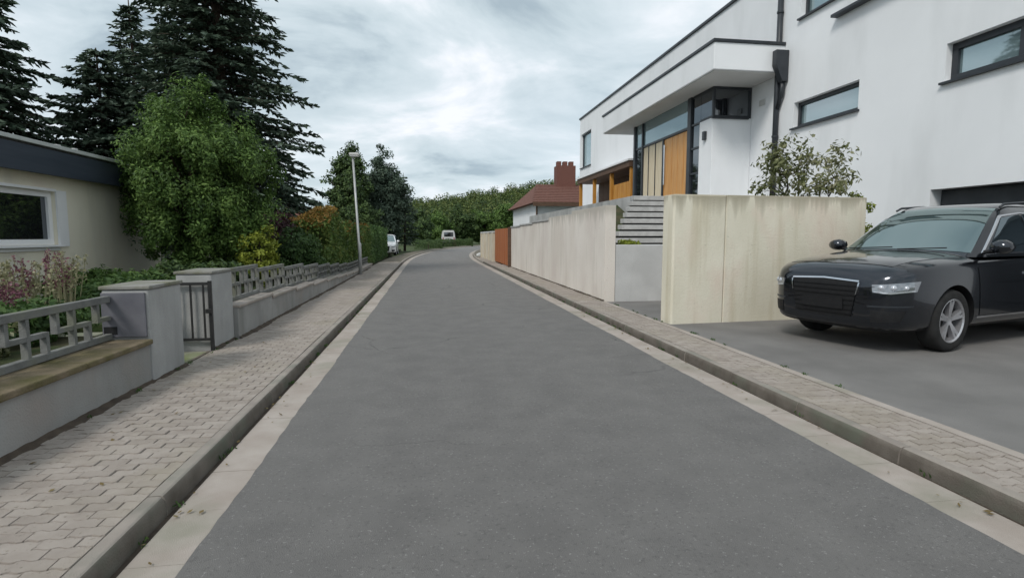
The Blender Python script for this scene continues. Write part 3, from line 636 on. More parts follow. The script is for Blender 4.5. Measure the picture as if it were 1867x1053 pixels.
# ------------------------------------------------------------------ bungalow on the left
bh = thing('bungalow', 'beige flat roofed bungalow with navy fascia and white framed window', 'house', (-10, 9, 0.45))
XB = -6.74
holes = [(8.0, 11.3, 1.30, 2.26)]
mb = MB(); wall_x(mb, XB, 3.0, 15.2, 0.2, 2.62, holes, -0.2)
mb.add([(XB, 15.2, .2), (-14, 15.2, .2), (-14, 15.2, 2.62), (XB, 15.2, 2.62)], [(0, 1, 2, 3)])
mb.add([(XB, 3.0, .2), (-14, 3.0, .2), (-14, 3.0, 2.62), (XB, 3.0, 2.62)], [(0, 3, 2, 1)])
fin('wall', mb, BEIGE, bh)
obj('fascia', MB().box(-6.56, -6.5, 2.4, 15.8, 2.52, 2.96), FASCIA, bh, 0.006)
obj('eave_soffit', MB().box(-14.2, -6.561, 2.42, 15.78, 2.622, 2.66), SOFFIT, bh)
obj('roof', MB().box(-14.2, -6.561, 2.4, 15.8, 2.662, 2.99), ROOFDK, bh)
obj('roof_flashing', MB().box(-6.85, -6.46, 2.36, 15.84, 2.962 + .03, 3.06), FLASH, bh, 0.008)
obj('end_fascia', MB().box(-14.2, -6.57, 15.802, 15.86, 2.52, 2.985), FASCIA, bh)
vt = obj('roof_vent', MB().tube([(-8.4, 14.3, 2.98), (-8.4, 14.3, 3.55)], 0.07, 10).tube([(-8.15, 14.5, 2.98), (-8.15, 14.5, 3.5)], 0.06, 10), CAPW, bh)
window_x(bh, XB - 0.06, 8.0, 11.3, 1.30, 2.26, 0.10, glass=GLASS_D, frame=WHITEP, mull=(9.6,), sgn=-1)
obj('window_surround', MB().box(XB + 0.002, XB + 0.03, 11.302, 11.58, 1.27, 2.29).box(XB + .002, XB + .03, 7.9, 11.301, 2.262, 2.31).box(XB + .002, XB + .03, 7.9, 11.301, 1.2, 1.255), WHITEP, bh)

# ------------------------------------------------------------------ neighbour house (right, far)
NX = 0.9
nh = thing('neighbour_house', 'low white house with red brown tiled roof and brick chimney', 'house', (9, 35, 0))
obj('wall', MB().box(5.3 + NX, 12 + NX, 31, 40, 0, 3.35), WHITEW, nh)
rx0, rx1, ry0, ry1, ze, zr = 4.95 + NX, 12.4 + NX, 30.5, 40.5, 3.35, 4.75
rf = MB(); rf.add([(rx0, ry0, ze), (rx1, ry0, ze), (rx1, ry1, ze), (rx0, ry1, ze), (rx0 + 1.1, 35, zr), (rx1 - 1.1, 35, zr)], [(0, 1, 5, 4), (1, 2, 5), (2, 3, 4, 5), (3, 0, 4), (0, 3, 2, 1)])
ro = obj('roof', rf, ROOFRED, nh)
dirv = Vector((0, 35 - ry0, zr - ze)); 
for r in range(11):     # tile courses as stepped strips on the near slope
    t0 = r / 11; t1 = (r + 1) / 11
    y0, z0 = ry0 + t0 * (35 - ry0), ze + t0 * (zr - ze); y1, z1 = ry0 + t1 * (35 - ry0), ze + t1 * (zr - ze)
    xa, xb = rx0 + 1.1 * t0 + .02, rx1 - 1.1 * t0 - .02
    sub(obj('tile_course', MB().extr_x([(y0, z0 + .06), (y1, z1 + .02), (y1, z1 + .004), (y0, z0 + .004)], xa, xb), ROOFRED), ro)
obj('eave_board', MB().box(rx0, rx1, ry0 - .04, ry0 - .002, ze - .2, ze + .02), BROWN_W, nh)
obj('downpipe', MB().tube([(5.25 + NX, 30.93, 0.5), (5.25 + NX, 30.93, 3.3)], .05, 8), BROWN_W, nh)
ch = obj('chimney', MB().box(8.15, 9.35, 34.4, 35.3, 4.0, 5.92), BRICK, nh)
for a in (8.2, 8.6, 9.0): sub(obj('chimney_pot', MB().box(a, a + .26, 34.6, 35.0, 5.922, 6.2), BRICK), ch)
window_x(nh, 5.29 + NX, 33, 34.4, 1.9, 2.9, 0.06, frame=WHITEP, glass=GLASS_D)
nf = obj('window', MB().box(8.3, 9.6, 30.93, 30.998, 1.95, 2.55), ANTHR, nh); sub(obj('pane', MB().box(8.36, 9.54, 30.915, 30.929, 2.0, 2.5), GLASS_D), nf)

scale_from_camera(nh, 1.3, (11.7, 45.5, -0.435))  # neighbour house also enlarged and moved back about the camera point
# far house left with dark red roof
fh = thing('far_house', 'distant house with dark red roof behind the left hedge', 'house', (-14, 62, 0))
obj('wall', MB().box(-17, -10.5, 58, 66, 0, 2.3), CREAMW, fh)
rf = MB(); rf.add([(-17.4, 57.5, 2.3), (-10.1, 57.5, 2.3), (-10.1, 66.5, 2.3), (-17.4, 66.5, 2.3), (-17.4, 62, 3.9), (-10.1, 62, 3.9)], [(0, 1, 5, 4), (1, 2, 5), (2, 3, 4, 5), (3, 0, 4), (0, 3, 2, 1)])
obj('roof', rf, ROOFRED, fh); obj('chimney', MB().box(-13.5, -12.9, 61.4, 62, 3.5, 4.7), BRICK, fh)
obj('window', MB().box(-13, -11.8, 57.93, 57.995, .9, 1.9), GLASS_D, fh)

# ------------------------------------------------------------------ cars
def catmull(ts, vals, t):
    return float(np.interp(t, ts, vals))
def build_car(name, label, loc, yaw, paint, group=None, simple=False, sz=(1, 1, 1)):
    root = thing(name, label, 'car', loc, group, world=False)
    root.rotation_euler = (0, 0, yaw); root.scale = sz
    # lower body: stations from nose (+x) to tail
    st_x = [2.42, 2.38, 2.25, 1.99, 1.60, 1.25, 0.95, 0.4, -0.4, -1.2, -1.8, -2.1, -2.24, -2.29]
    hw   = [0.60, 0.72, 0.83, 0.905, 0.935, 0.94, 0.94, 0.94, 0.94, 0.94, 0.925, 0.88, 0.80, 0.68]
    zb   = [0.34, 0.27, 0.23, 0.22, 0.22, 0.22, 0.22, 0.22, 0.22, 0.22, 0.24, 0.30, 0.34, 0.40]
    zs   = [0.78, 0.87, 0.94, 0.995, 1.03, 1.05, 1.06, 1.06, 1.075, 1.095, 1.10, 1.08, 1.04, 0.95]   # shoulder
    zt   = [0.83, 0.94, 1.025, 1.075, 1.11, 1.14, 1.158, 1.155, 1.155, 1.16, 1.16, 1.14, 1.09, 1.0]       # top centre
    v = []; n = 11
    for x, w, b, s, t in zip(st_x, hw, zb, zs, zt):
        v += [(x, 0, b), (x, w * .82, b), (x, w * .965, b + .07), (x, w * .985, b + .2), (x, w * 1.0, 0.5 * (b + s) + .05), (x, w * .99, s - .12), (x, w * .965, s - .035), (x, w * .91, s + .005),
              (x, w * .72, s * .35 + t * .65), (x, w * .4, t - .008), (x, 0, t)]
    f = []
    m_ = len(st_x)
    vv = list(v); idx = {}
    full = []
    for i in range(m_):
        half = v[i * n:(i + 1) * n]
        full.append(half + [(p[0], -p[1], p[2]) for p in half[1:-1]][::-1])
    N = len(full[0]); V = [p for r in full for p in r]
    for i in range(m_ - 1):
        for k in range(N): f.append((i * N + k, i * N + (k + 1) % N, (i + 1) * N + (k + 1) % N, (i + 1) * N + k))
    f += [tuple(range(N - 1, -1, -1)), tuple(range((m_ - 1) * N, m_ * N))]
    me = bpy.data.meshes.new('body'); me.from_pydata(V, [], f)
    bm = bmesh.new(); bm.from_mesh(me); bmesh.ops.recalc_face_normals(bm, faces=bm.faces)
    capf = [q for q in bm.faces if len(q.verts) > 4]
    r_ = bmesh.ops.inset_individual(bm, faces=capf, thickness=0.08, depth=0.02)
    bm.to_mesh(me); bm.free()
    o = link('body', me, root); o.modifiers.new('s', 'SUBSURF').levels = 2; o.modifiers['s'].render_levels = 2
    # wheel wells
    cut = MB()
    for wx in (1.42, -1.39):
        for sy in (1, -1):
            a = [(0.415, sy * 0.55), (0.415, sy * 1.2)]
            n_ = 40; vs = []; fs = []
            for r0, y0 in a:
                for k in range(n_):
                    t = 2 * math.pi * k / n_; vs.append((wx + r0 * math.cos(t), y0, 0.36 + r0 * math.sin(t)))
            for k in range(n_): fs.append((k, (k + 1) % n_, n_ + (k + 1) % n_, n_ + k))
            fs += [tuple(range(n_ - 1, -1, -1)), tuple(range(n_, 2 * n_))]
            cut.add(vs, fs)
    co = link('cutter', mesh_of('cutter', cut, BLACKP), root)
    bmod = o.modifiers.new('b', 'BOOLEAN'); bmod.object = co; bmod.operation = 'DIFFERENCE'; bmod.solver = 'EXACT'
    dg = bpy.context.evaluated_depsgraph_get(); dg.update()
    ev = bpy.data.meshes.new_from_object(o.evaluated_get(dg)); o.modifiers.clear(); o.data = ev
    bpy.data.objects.remove(co)
    ev.materials.clear(); ev.materials.append(paint); ev.materials.append(BLACKP)
    ev.polygons.foreach_set('use_smooth', [True] * len(ev.polygons))
    for p in ev.polygons:     # well linings and underside are black plastic
        c = p.center
        inw = any(math.hypot(c.x - wx, c.z - 0.36) < 0.425 and (abs(c.y) < 0.999) and abs(math.hypot(c.x - wx, c.z - .36) - .415) < .012 and abs(p.normal.y) < .5 for wx in (1.42, -1.39))
        flat = any(math.hypot(c.x - wx, c.z - 0.36) < 0.42 and abs(abs(c.y) - .55) < .01 for wx in (1.42, -1.39))
        p.material_index = 1 if (inw or flat or c.z < 0.29) else 0
    ev.set_sharp_from_angle(angle=R(35))
    # greenhouse
    gz = [1.080, 1.180, 1.375, 1.565, 1.685, 1.750, 1.770]
    xf = [1.170, 0.98, 0.66, 0.36, 0.12, -0.12, -0.45]
    xr = [-2.20, -2.16, -2.02, -1.86, -1.750, -1.500, -1.100]
    gw_ = [0.885, 0.865, 0.80, 0.73, 0.665, 0.58, 0.36]
    bow = [0.16, 0.15, 0.13, 0.12, 0.12, 0.10, 0.05]
    ring = []
    for z, a, b, w, bo in zip(gz, xf, xr, gw_, bow):
        pts = []
        for k in range(9):   # front arc from -w to w
            y = -w + 2 * w * k / 8; pts.append((a - bo * (abs(y) / w) ** 2.2, y, z))
        for k in range(1, 8): pts.append((a - bo + (b + .07 - a + bo) * k / 8, w - 0.012 * math.sin(0), z))
        for k in range(9):
            y = w - 2 * w * k / 8; pts.append((b + .07 * (abs(y) / w) ** 2.2, y, z))
        for k in range(1, 8): pts.append((b + .07 + (a - bo - b - .07) * k / 8, -w, z))
        ring.append(pts)
    N = len(ring[0]); gm = MB(); gm.add([p for r in ring for p in r], [(i * N + k, i * N + (k + 1) % N, (i + 1) * N + (k + 1) % N, (i + 1) * N + k) for i in range(len(ring) - 1) for k in range(N)] + [tuple((len(ring) - 1) * N + k for k in range(N))])
    go = link('roof', mesh_of('roof', gm, paint, True), root); sm = go.modifiers.new('s', 'SUBSURF'); sm.levels = 2; sm.render_levels = 2
    dg = bpy.context.evaluated_depsgraph_get(); dg.update()
    gev = bpy.data.meshes.new_from_object(go.evaluated_get(dg)); go.modifiers.clear(); go.data = gev
    def tree(me): return BVHTree.FromPolygons([tuple(q.co) for q in me.vertices], [tuple(p.vertices) for p in me.polygons])
    TB, TG = tree(ev), tree(gev)
    def interp(pts, s):
        d = [0]
        for a, b in zip(pts, pts[1:]): d.append(d[-1] + math.dist(a, b))
        t = s * d[-1]
        for i in range(len(pts) - 1):
            if t <= d[i + 1] + 1e-9:
                q = (t - d[i]) / max(1e-9, d[i + 1] - d[i]); return Vector([pts[i][j] + (pts[i + 1][j] - pts[i][j]) * q for j in range(3)])
        return Vector(pts[-1])
    def patch(nm, bot, top, direction, material, T, offs=0.006, nu=14, nv=6, parent=root, thick=0.012):
        """panel that follows the bodywork: grid between two polylines projected on the shell"""
        D = Vector(direction).normalized(); P = []; 
        for j in range(nv + 1):
            for i in range(nu + 1):
                p = interp(bot, i / nu).lerp(interp(top, i / nu), j / nv)
                h = T.ray_cast(p - D * 2.0, D, 4.0)
                q = (h[0] - D * offs) if h[0] else p
                P.append(q)
        mb = MB(); W_ = nu + 1; K = len(P)
        fs = [(j * W_ + i, j * W_ + i + 1, (j + 1) * W_ + i + 1, (j + 1) * W_ + i) for j in range(nv) for i in range(nu)]
        ringi = [i for i in range(W_)] + [j * W_ + nu for j in range(1, nv + 1)] + [nv * W_ + i for i in range(nu - 1, -1, -1)] + [j * W_ for j in range(nv - 1, 0, -1)]
        back = [P[i] + D * thick for i in ringi]
        fs += [(ringi[i], ringi[(i + 1) % len(ringi)], K + (i + 1) % len(ringi), K + i) for i in range(len(ringi))]
        mb.add(P + back, fs)
        me_ = mesh_of(nm, mb, material, True); me_.set_sharp_from_angle(angle=R(50))
        return link(nm, me_, parent)
    # glass
    patch('windscreen', [(1, -.80, 1.150), (1, 0, 1.155), (1, .80, 1.150)], [(0, -.60, 1.665), (0, 0, 1.690), (0, .60, 1.665)], (-1, 0, -.35), CARGLASS, TG, 0.006, 20, 10)
    for s in (1, -1):
        patch('side_window', [(.72, s, 1.150), (-.28, s, 1.150)], [(.16, s, 1.595), (-.28, s, 1.640)], (0, -s, -.15), SIDEGLASS, TG, 0.006, 10, 5)
        patch('side_window', [(-.36, s, 1.150), (-1.250, s, 1.165)], [(-.36, s, 1.640), (-1.210, s, 1.615)], (0, -s, -.15), SIDEGLASS, TG, 0.006, 10, 5)
        patch('side_window', [(-1.330, s, 1.170), (-1.82, s, 1.210)], [(-1.290, s, 1.610), (-1.670, s, 1.540)], (0, -s, -.15), SIDEGLASS, TG, 0.006, 8, 4)
        patch('window_trim', [(.80, s, 1.125), (-1.85, s, 1.150)], [(.78, s, 1.148), (-1.83, s, 1.175)], (0, -s, -.15), CHROME, TG, 0.010, 20, 1)
        patch('window_trim', [(.80, s, 1.150), (.16, s, 1.610), (-.3, s, 1.655), (-1.250, s, 1.630)], [(.825, s, 1.150), (.17, s, 1.630), (-.3, s, 1.672), (-1.250, s, 1.647)], (0, -s, -.15), CHROME, TG, 0.010, 30, 1)
        rr = [(.02, s * .64, 1.690), (-.08, s * .635, 1.730), (-.6, s * .625, 1.760), (-1.350, s * .615, 1.740), (-1.470, s * .61, 1.700)]
        link('roof_rail', mesh_of('roof_rail', MB().tube(rr, .016, 8), ANTHR, True), root)
    patch('rear_window', [(-2, -.70, 1.200), (-2, .70, 1.200)], [(-2, -.58, 1.580), (-2, .58, 1.580)], (1, 0, -.2), SIDEGLASS, TG, 0.006, 12, 5)
    # nose
    gr = patch('grille', [(2, -.36, .40), (2, 0, .38), (2, .36, .40)], [(2, -.43, .80), (2, 0, .82), (2, .43, .80)], (-1, 0, 0), BLACKP, TB, 0.012, 16, 8)
    patch('grille_surround', [(2, -.44, .806), (2, 0, .828), (2, .44, .806)], [(2, -.44, .824), (2, 0, .846), (2, .44, .824)], (-1, 0, 0), CHROME, TB, 0.024, 16, 1, gr, 0.026)
    for s in (1, -1): patch('grille_surround', [(2, s * .412, .66), (2, s * .428, .74), (2, s * .434, .80)], [(2, s * .422, .66), (2, s * .444, .74), (2, s * .45, .80)], (-1, 0, 0), CHROME, TB, 0.024, 10, 1, gr, 0.026)
    for k in range(7 if not simple else 0):
        z = .42 + k * .055; patch('grille_slat', [(2, -.38 - k * .005, z), (2, .38 + k * .005, z)], [(2, -.38 - k * .005, z + .012), (2, .38 + k * .005, z + .012)], (-1, 0, 0), DARKCHROME, TB, 0.02, 12, 1, gr, 0.012)
    patch('number_plate_holder', [(2, -.27, .48), (2, .27, .48)], [(2, -.27, .60), (2, .27, .60)], (-1, 0, 0), BLACKP, TB, 0.034, 8, 2, root, 0.03)
    for s in (1, -1):
        hl = patch('headlight', [(2, s * .485, .70), (2, s * .66, .685), (2, s * .855, .715)], [(2, s * .475, .785), (2, s * .64, .80), (2, s * .875, .83)], (-1, -s * .25, 0), LAMPHOUSE, TB, 0.008, 16, 6)
        patch('daylight_strip', [(2, s * .50, .703), (2, s * .66, .690), (2, s * .845, .719)], [(2, s * .50, .716), (2, s * .66, .703), (2, s * .845, .732)], (-1, -s * .25, 0), LENS, TB, 0.013, 14, 1, hl)
        for yy, rr_ in ((.565, .036), (.675, .038), (.775, .03)):
            D_ = Vector((-1, -s * .25, 0)).normalized(); hit = TB.ray_cast(Vector((2, s * yy, .755)) - D_ * 2, D_, 4.0)[0]
            if hit: 
                bm = bmesh.new(); bmesh.ops.create_uvsphere(bm, u_segments=16, v_segments=8, radius=rr_); mq = bpy.data.meshes.new('lamp_lens'); bm.to_mesh(mq); bm.free(); mq.materials.append(LENS); mq.polygons.foreach_set('use_smooth', [True] * len(mq.polygons))
                link('lamp_lens', mq, hl, hit + D_ * rr_ * .35)
        patch('lower_vent', [(2, s * .50, .36), (2, s * .76, .38)], [(2, s * .50, .50), (2, s * .80, .50)], (-1, -s * .2, 0), BLACKP, TB, 0.008, 10, 4)
        patch('bumper_strip', [(2, s * .46, .535), (2, s * .84, .545)], [(2, s * .46, .55), (2, s * .845, .56)], (-1, -s * .2, 0), ANTHR, TB, 0.010, 10, 1)
        patch('tail_light', [(-2, s * .5, .86), (-2, s * .80, .86)], [(-2, s * .5, 1.0), (-2, s * .80, 1.0)], (1, -s * .2, 0), AMBER, TB, 0.010, 8, 3)
        if not simple:
            for (xa, xb) in ((1.0, -.30), (-.315, -1.20)):
                top_a, top_b = 1.015, 1.03
                bot = [(xa - (.10 if xa > 0 else 0), s, .40), (xb + (.0 if xa > 0 else .28), s, .40)]; top = [(xa, s, .965), (xb, s, .985)]
                d_ = patch('door', bot, top, (0, -s, 0), paint, TB, 0.007, 12, 8, root, .006)
                patch('handle', [(xb + .06, s, .86), (xb + .27, s, .865)], [(xb + .06, s, .892), (xb + .27, s, .897)], (0, -s, 0), CHROME, TB, 0.035, 6, 1, d_, .02)
            patch('sill_trim', [(.96, s, .37), (-.93, s, .37)], [(.96, s, .392), (-.93, s, .392)], (0, -s, 0), CHROME, TB, 0.012, 12, 1)
            patch('fuel_seam', [(2.02, s, .60), (1.86, s, .60)], [(2.02, s, .63), (1.86, s, .63)], (0, -s, 0), AMBER, TB, 0.004, 6, 1) if False else None
        # mirror
        mm = MB(); ms = []
        for k, (x, w, h) in enumerate(((.86, .03, .03), (.84, .09, .065), (.76, .115, .085), (.68, .105, .08), (.665, .08, .06))):
            for a in range(10):
                t = 2 * math.pi * a / 10; ms.append((x, s * (1.03 + w * math.cos(t)), 1.20 + h * math.sin(t)))
        mm.add(ms, [(i * 10 + a, i * 10 + (a + 1) % 10, (i + 1) * 10 + (a + 1) % 10, (i + 1) * 10 + a) for i in range(4) for a in range(10)] + [tuple(range(10)), tuple(range(40, 50))])
        mi = link('mirror', mesh_of('mirror', mm, paint, True), root)
        link('mirror_arm', mesh_of('mirror_arm', MB().tube([(.77, s * .85, 1.135), (.76, s * .96, 1.15)], .025, 8), BLACKP), mi)
    bn = patch('bonnet', [(2.20, -.66, 2), (2.27, 0, 2), (2.20, .66, 2)], [(1.14, -.80, 2), (1.20, 0, 2), (1.14, .80, 2)], (0, 0, -1), paint, TB, 0.005, 16, 10, root, .005)
    for s in (-.3, .35): link('wiper', mesh_of('wiper', MB().tube([(1.14, s - .28, 1.162), (1.05, s + .25, 1.185)], .008, 6), BLACKP), root)
    # wheels
    def tyre_mb():
        return MB().lathe_y([(.255, -.11), (.30, -.118), (.345, -.105), (.36, -.07), (.362, 0), (.36, .07), (.345, .105), (.30, .118), (.255, .11)], 40)
    tm = mesh_of('tyre', tyre_mb(), RUBBER, True)
    rm = MB().lathe_y([(.262, -.10), (.262, .105), (.245, .11), (.232, .095), (.228, -.10)], 40)
    rm.lathe_y([(.002, .07), (.055, .075), (.06, .04)], 20)
    for k in range(5):
        for dt in (-.13, .13):
            t = 2 * math.pi * k / 5 + math.pi / 2; t2 = t + dt
            c0, s0 = math.cos(t), math.sin(t); c1, s1 = math.cos(t2), math.sin(t2)
            p0 = Vector((c0 * .045, 0, s0 * .045)); p1 = Vector((c1 * .236, 0, s1 * .236)); d = (p1 - p0).normalized(); pr = Vector((-d.z, 0, d.x))
            a = [p0 + pr * .020, p0 - pr * .020, p1 - pr * .019, p1 + pr * .019]
            rm.add([(q.x, .078 if i < 2 else .094, q.z) for i, q in enumerate(a)] + [(q.x, .035, q.z) for q in a], [(0, 1, 2, 3), (4, 7, 6, 5), (0, 4, 5, 1), (1, 5, 6, 2), (2, 6, 7, 3), (3, 7, 4, 0)])
    rmesh = mesh_of('rim', rm, ALLOY); disc = mesh_of('wheel', MB().lathe_y([(.001, .0), (.23, .0), (.235, -.08), (.001, -.08)], 32), BLACKP)
    for wx in (1.42, -1.39):
        for s in (1, -1):
            w = link('wheel', disc, root, (wx, s * .80, .36)); w.rotation_euler = (0, 0, 0 if s > 0 else math.pi)
            link('tyre', tm, w); link('rim', rmesh, w)
    return root
beta = R(15.5)
WX, WY = 6.08, 5.56
h_ = Vector((-math.cos(beta), -math.sin(beta))); l_ = Vector((math.sin(beta), -math.cos(beta)))   # heading, near side
ctr = Vector((WX, WY)) - h_ * 1.42 - l_ * 0.88
build_car('parked_car', 'shiny blue black estate car parked on the driveway facing the street', (ctr.x, ctr.y, 0.09), math.atan2(h_.y, h_.x), CARPAINT, sz=(1, 1, 1.03))
build_car('parked_car', 'small white car parked far down the left side of the street', (-3.0, 41.2, 0.1), R(-90), CARWHITE, None, True, (0.85, 0.85, 0.85))

# white van far away on the bend
vn = thing('parked_van', 'distant white van on the bend below the wooded hill', 'van', (3.2, 88, 0))
vb = [(-1.0, .35), (1.0, .35), (1.05, .9), (1.0, 1.6), (.86, 2.3), (.7, 2.4), (-.7, 2.4), (-.86, 2.3), (-1.0, 1.6), (-1.05, .9)]
obj('body', MB().extr_y([(3.2 + x, z) for x, z in vb], 86.2, 90.6), LAMPH, vn, 0.05)
obj('rear_window', MB().box(2.5, 3.9, 86.17, 86.198, 1.45, 2.1), GLASS_D, vn)
obj('bumper', MB().box(2.2, 4.2, 86.08, 86.19, .4, .62), BLACKP, vn, .02)
for x in (2.3, 3.98): obj('tail_light', MB().box(x, x + .12, 86.165, 86.197, .8, 1.3), AMBER, vn)
for x in (2.2, 3.98):
    for yy in (87.0, 89.6): obj('wheel', MB().tube([(x, yy, .33), (x + .22, yy, .33)], .33, 16), RUBBER, vn)

# ------------------------------------------------------------------ vegetation
def fast_quads(name, P, T, B, material, parent, L, Wd):
    """one diamond leaf per row: centre P, long axis T*L, short axis B*Wd"""
    n = len(P); V = np.empty((n, 4, 3), np.float32)
    V[:, 0] = P - T * L[:, None]; V[:, 1] = P + B * Wd[:, None]; V[:, 2] = P + T * L[:, None]; V[:, 3] = P - B * Wd[:, None]
    me = bpy.data.meshes.new(name); me.vertices.add(4 * n); me.loops.add(4 * n); me.polygons.add(n)
    me.vertices.foreach_set('co', V.ravel()); me.loops.foreach_set('vertex_index', np.arange(4 * n, dtype=np.int32))
    me.polygons.foreach_set('loop_start', np.arange(0, 4 * n, 4, dtype=np.int32)); me.polygons.foreach_set('loop_total', np.full(n, 4, np.int32))
    me.update(); me.materials.append(material)
    return link(name, me, parent)
def unit(a): return a / np.maximum(1e-9, np.linalg.norm(a, axis=1))[:, None]
def leaf_axes(Nv, rg, up=None):
    r = rg.normal(size=Nv.shape); 
    if up is not None: r = r + np.array([0, 0, up])
    T = unit(r - Nv * np.sum(r * Nv, 1)[:, None]); return T, np.cross(Nv, T)
def clump_crown(name, root, centre, rad, nclump, per, csize, leaf, material, seed, flat=0.75, shell=0.55, up=None, asp=0.5, zmin=None, shape=None):
    """crown of many leaf clumps spread through an uneven ellipsoid"""
    rg = np.random.default_rng(seed); c = np.array(centre); r = np.array(rad)
    d = unit(rg.normal(size=(nclump, 3))); lump = 1 + 0.16 * np.sin(d[:, 0] * 5 + seed) + 0.14 * np.sin(d[:, 1] * 6 + d[:, 2] * 4 + seed * 2)
    q = rg.uniform(shell, 1.0, nclump) ** 0.6 * lump
    cc = d * q[:, None]
    if shape == 'cone': cc[:, :2] *= (0.55 - 0.45 * cc[:, 2])[:, None] * 1.15
    if shape == 'column': cc[:, :2] *= (1.0 - 0.35 * np.maximum(0, cc[:, 2]) ** 2)[:, None]
    C = c + cc * r
    if zmin is not None: C = C[C[:, 2] > zmin]
    n = len(C) * per; Ci = np.repeat(C, per, 0); cs = np.repeat(csize * rg.uniform(.6, 1.3, len(C)), per)
    o = unit(rg.normal(size=(n, 3))) * (rg.uniform(0, 1, n) ** 0.45)[:, None]; o[:, 2] *= flat
    P = Ci + o * cs[:, None]
    outw = unit((P - c) / r ** 1.2); Nv = unit(o * 0.7 + outw * 0.5 + rg.normal(size=(n, 3)) * 0.55 + np.array([0, 0, .35]))
    T, B = leaf_axes(Nv, rg, up)
    L = leaf * rg.uniform(.6, 1.25, n)
    return fast_quads(name, P, T, B, material, root, L, L * asp), C
def limbs(root, base, C, r0, seed, n=14, z_split=None, trunk_top=None):
    """tapered trunk with limbs reaching clump centres"""
    rg = random.Random(seed); base = Vector(base); zt = trunk_top or (base.z + (max(C[:, 2]) - base.z) * .75)
    mb = MB(); ts = [base + Vector((rg.uniform(-.04, .04), rg.uniform(-.04, .04), 0)) * k + Vector((0, 0, (zt - base.z) * k / 5)) for k in range(6)]
    mb.tube(ts, [r0 * (1 - .16 * k) for k in range(6)], 9)
    for i in range(n):
        e = Vector(C[rg.randrange(len(C))]); k = max(.15, min(.9, (e.z - base.z) / (zt - base.z) - .25)); s = base.lerp(ts[-1], k)
        mid = s.lerp(e, .5) + Vector((0, 0, .08 * (e - s).length))
        mb.tube([s, mid, e], [r0 * .42 * (1 - k * .5), r0 * .26 * (1 - k * .5), r0 * .08], 6)
    return obj('trunk', mb, BARK, root, smooth=True)

LF_MAPLE = leafmat('maple_leaves', [(0.03, 0.06, 0.016), (0.068, 0.125, 0.03), (0.115, 0.195, 0.046), (0.19, 0.29, 0.075)])
LF_DARK = leafmat('fir_needles', [(0.026, 0.045, 0.03), (0.052, 0.082, 0.054), (0.088, 0.125, 0.084), (0.14, 0.18, 0.135)], 0.15)
LF_BROWN = leafmat('dry_twigs', [(0.0288, 0.0224, 0.0144), (0.0560, 0.0448, 0.0288), (0.0880, 0.0720, 0.0480)], 0.1)
LF_YEL = leafmat('golden_leaves', [(0.11, 0.15, 0.02), (0.22, 0.26, 0.035), (0.34, 0.38, 0.06)])
LF_PURP = leafmat('barberry_leaves', [(0.0286, 0.0156, 0.0182), (0.0585, 0.0286, 0.0338), (0.0975, 0.0455, 0.0520)])
LF_HEDGE = leafmat('hedge_leaves', [(0.0297, 0.0607, 0.0189), (0.0607, 0.1148, 0.0338), (0.1013, 0.1688, 0.0473)])
LF_HEDGE2 = leafmat('bright_hedge_leaves', [(0.045, 0.085, 0.02), (0.085, 0.145, 0.035), (0.13, 0.2, 0.05), (0.2, 0.22, 0.06)])
LF_ORANGE = leafmat('orange_tips', [(0.14, 0.085, 0.02), (0.22, 0.13, 0.03), (0.32, 0.21, 0.055)])
LF_OLIVE = leafmat('olive_leaves', [(0.07, 0.085, 0.03), (0.13, 0.145, 0.06), (0.21, 0.22, 0.11), (0.34, 0.33, 0.22)])
LF_WOOD = leafmat('woodland_leaves', [(0.0234, 0.0442, 0.0182), (0.0442, 0.0780, 0.0260), (0.0715, 0.1170, 0.0338), (0.1105, 0.1625, 0.0520)], 0.2)
LF_FAR = leafmat('far_wood_leaves', [(0.022, 0.04, 0.018), (0.045, 0.078, 0.026), (0.085, 0.125, 0.034), (0.14, 0.17, 0.05), (0.17, 0.19, 0.07)], 0.2, 0.7, 0.09)
LF_PINK = leafmat('pink_blossom', [(0.12, 0.05, 0.065), (0.2, 0.08, 0.11), (0.3, 0.15, 0.18)])
LF_CREAM = leafmat('straw_stems', [(0.20, 0.19, 0.10), (0.30, 0.29, 0.17), (0.42, 0.40, 0.27)])

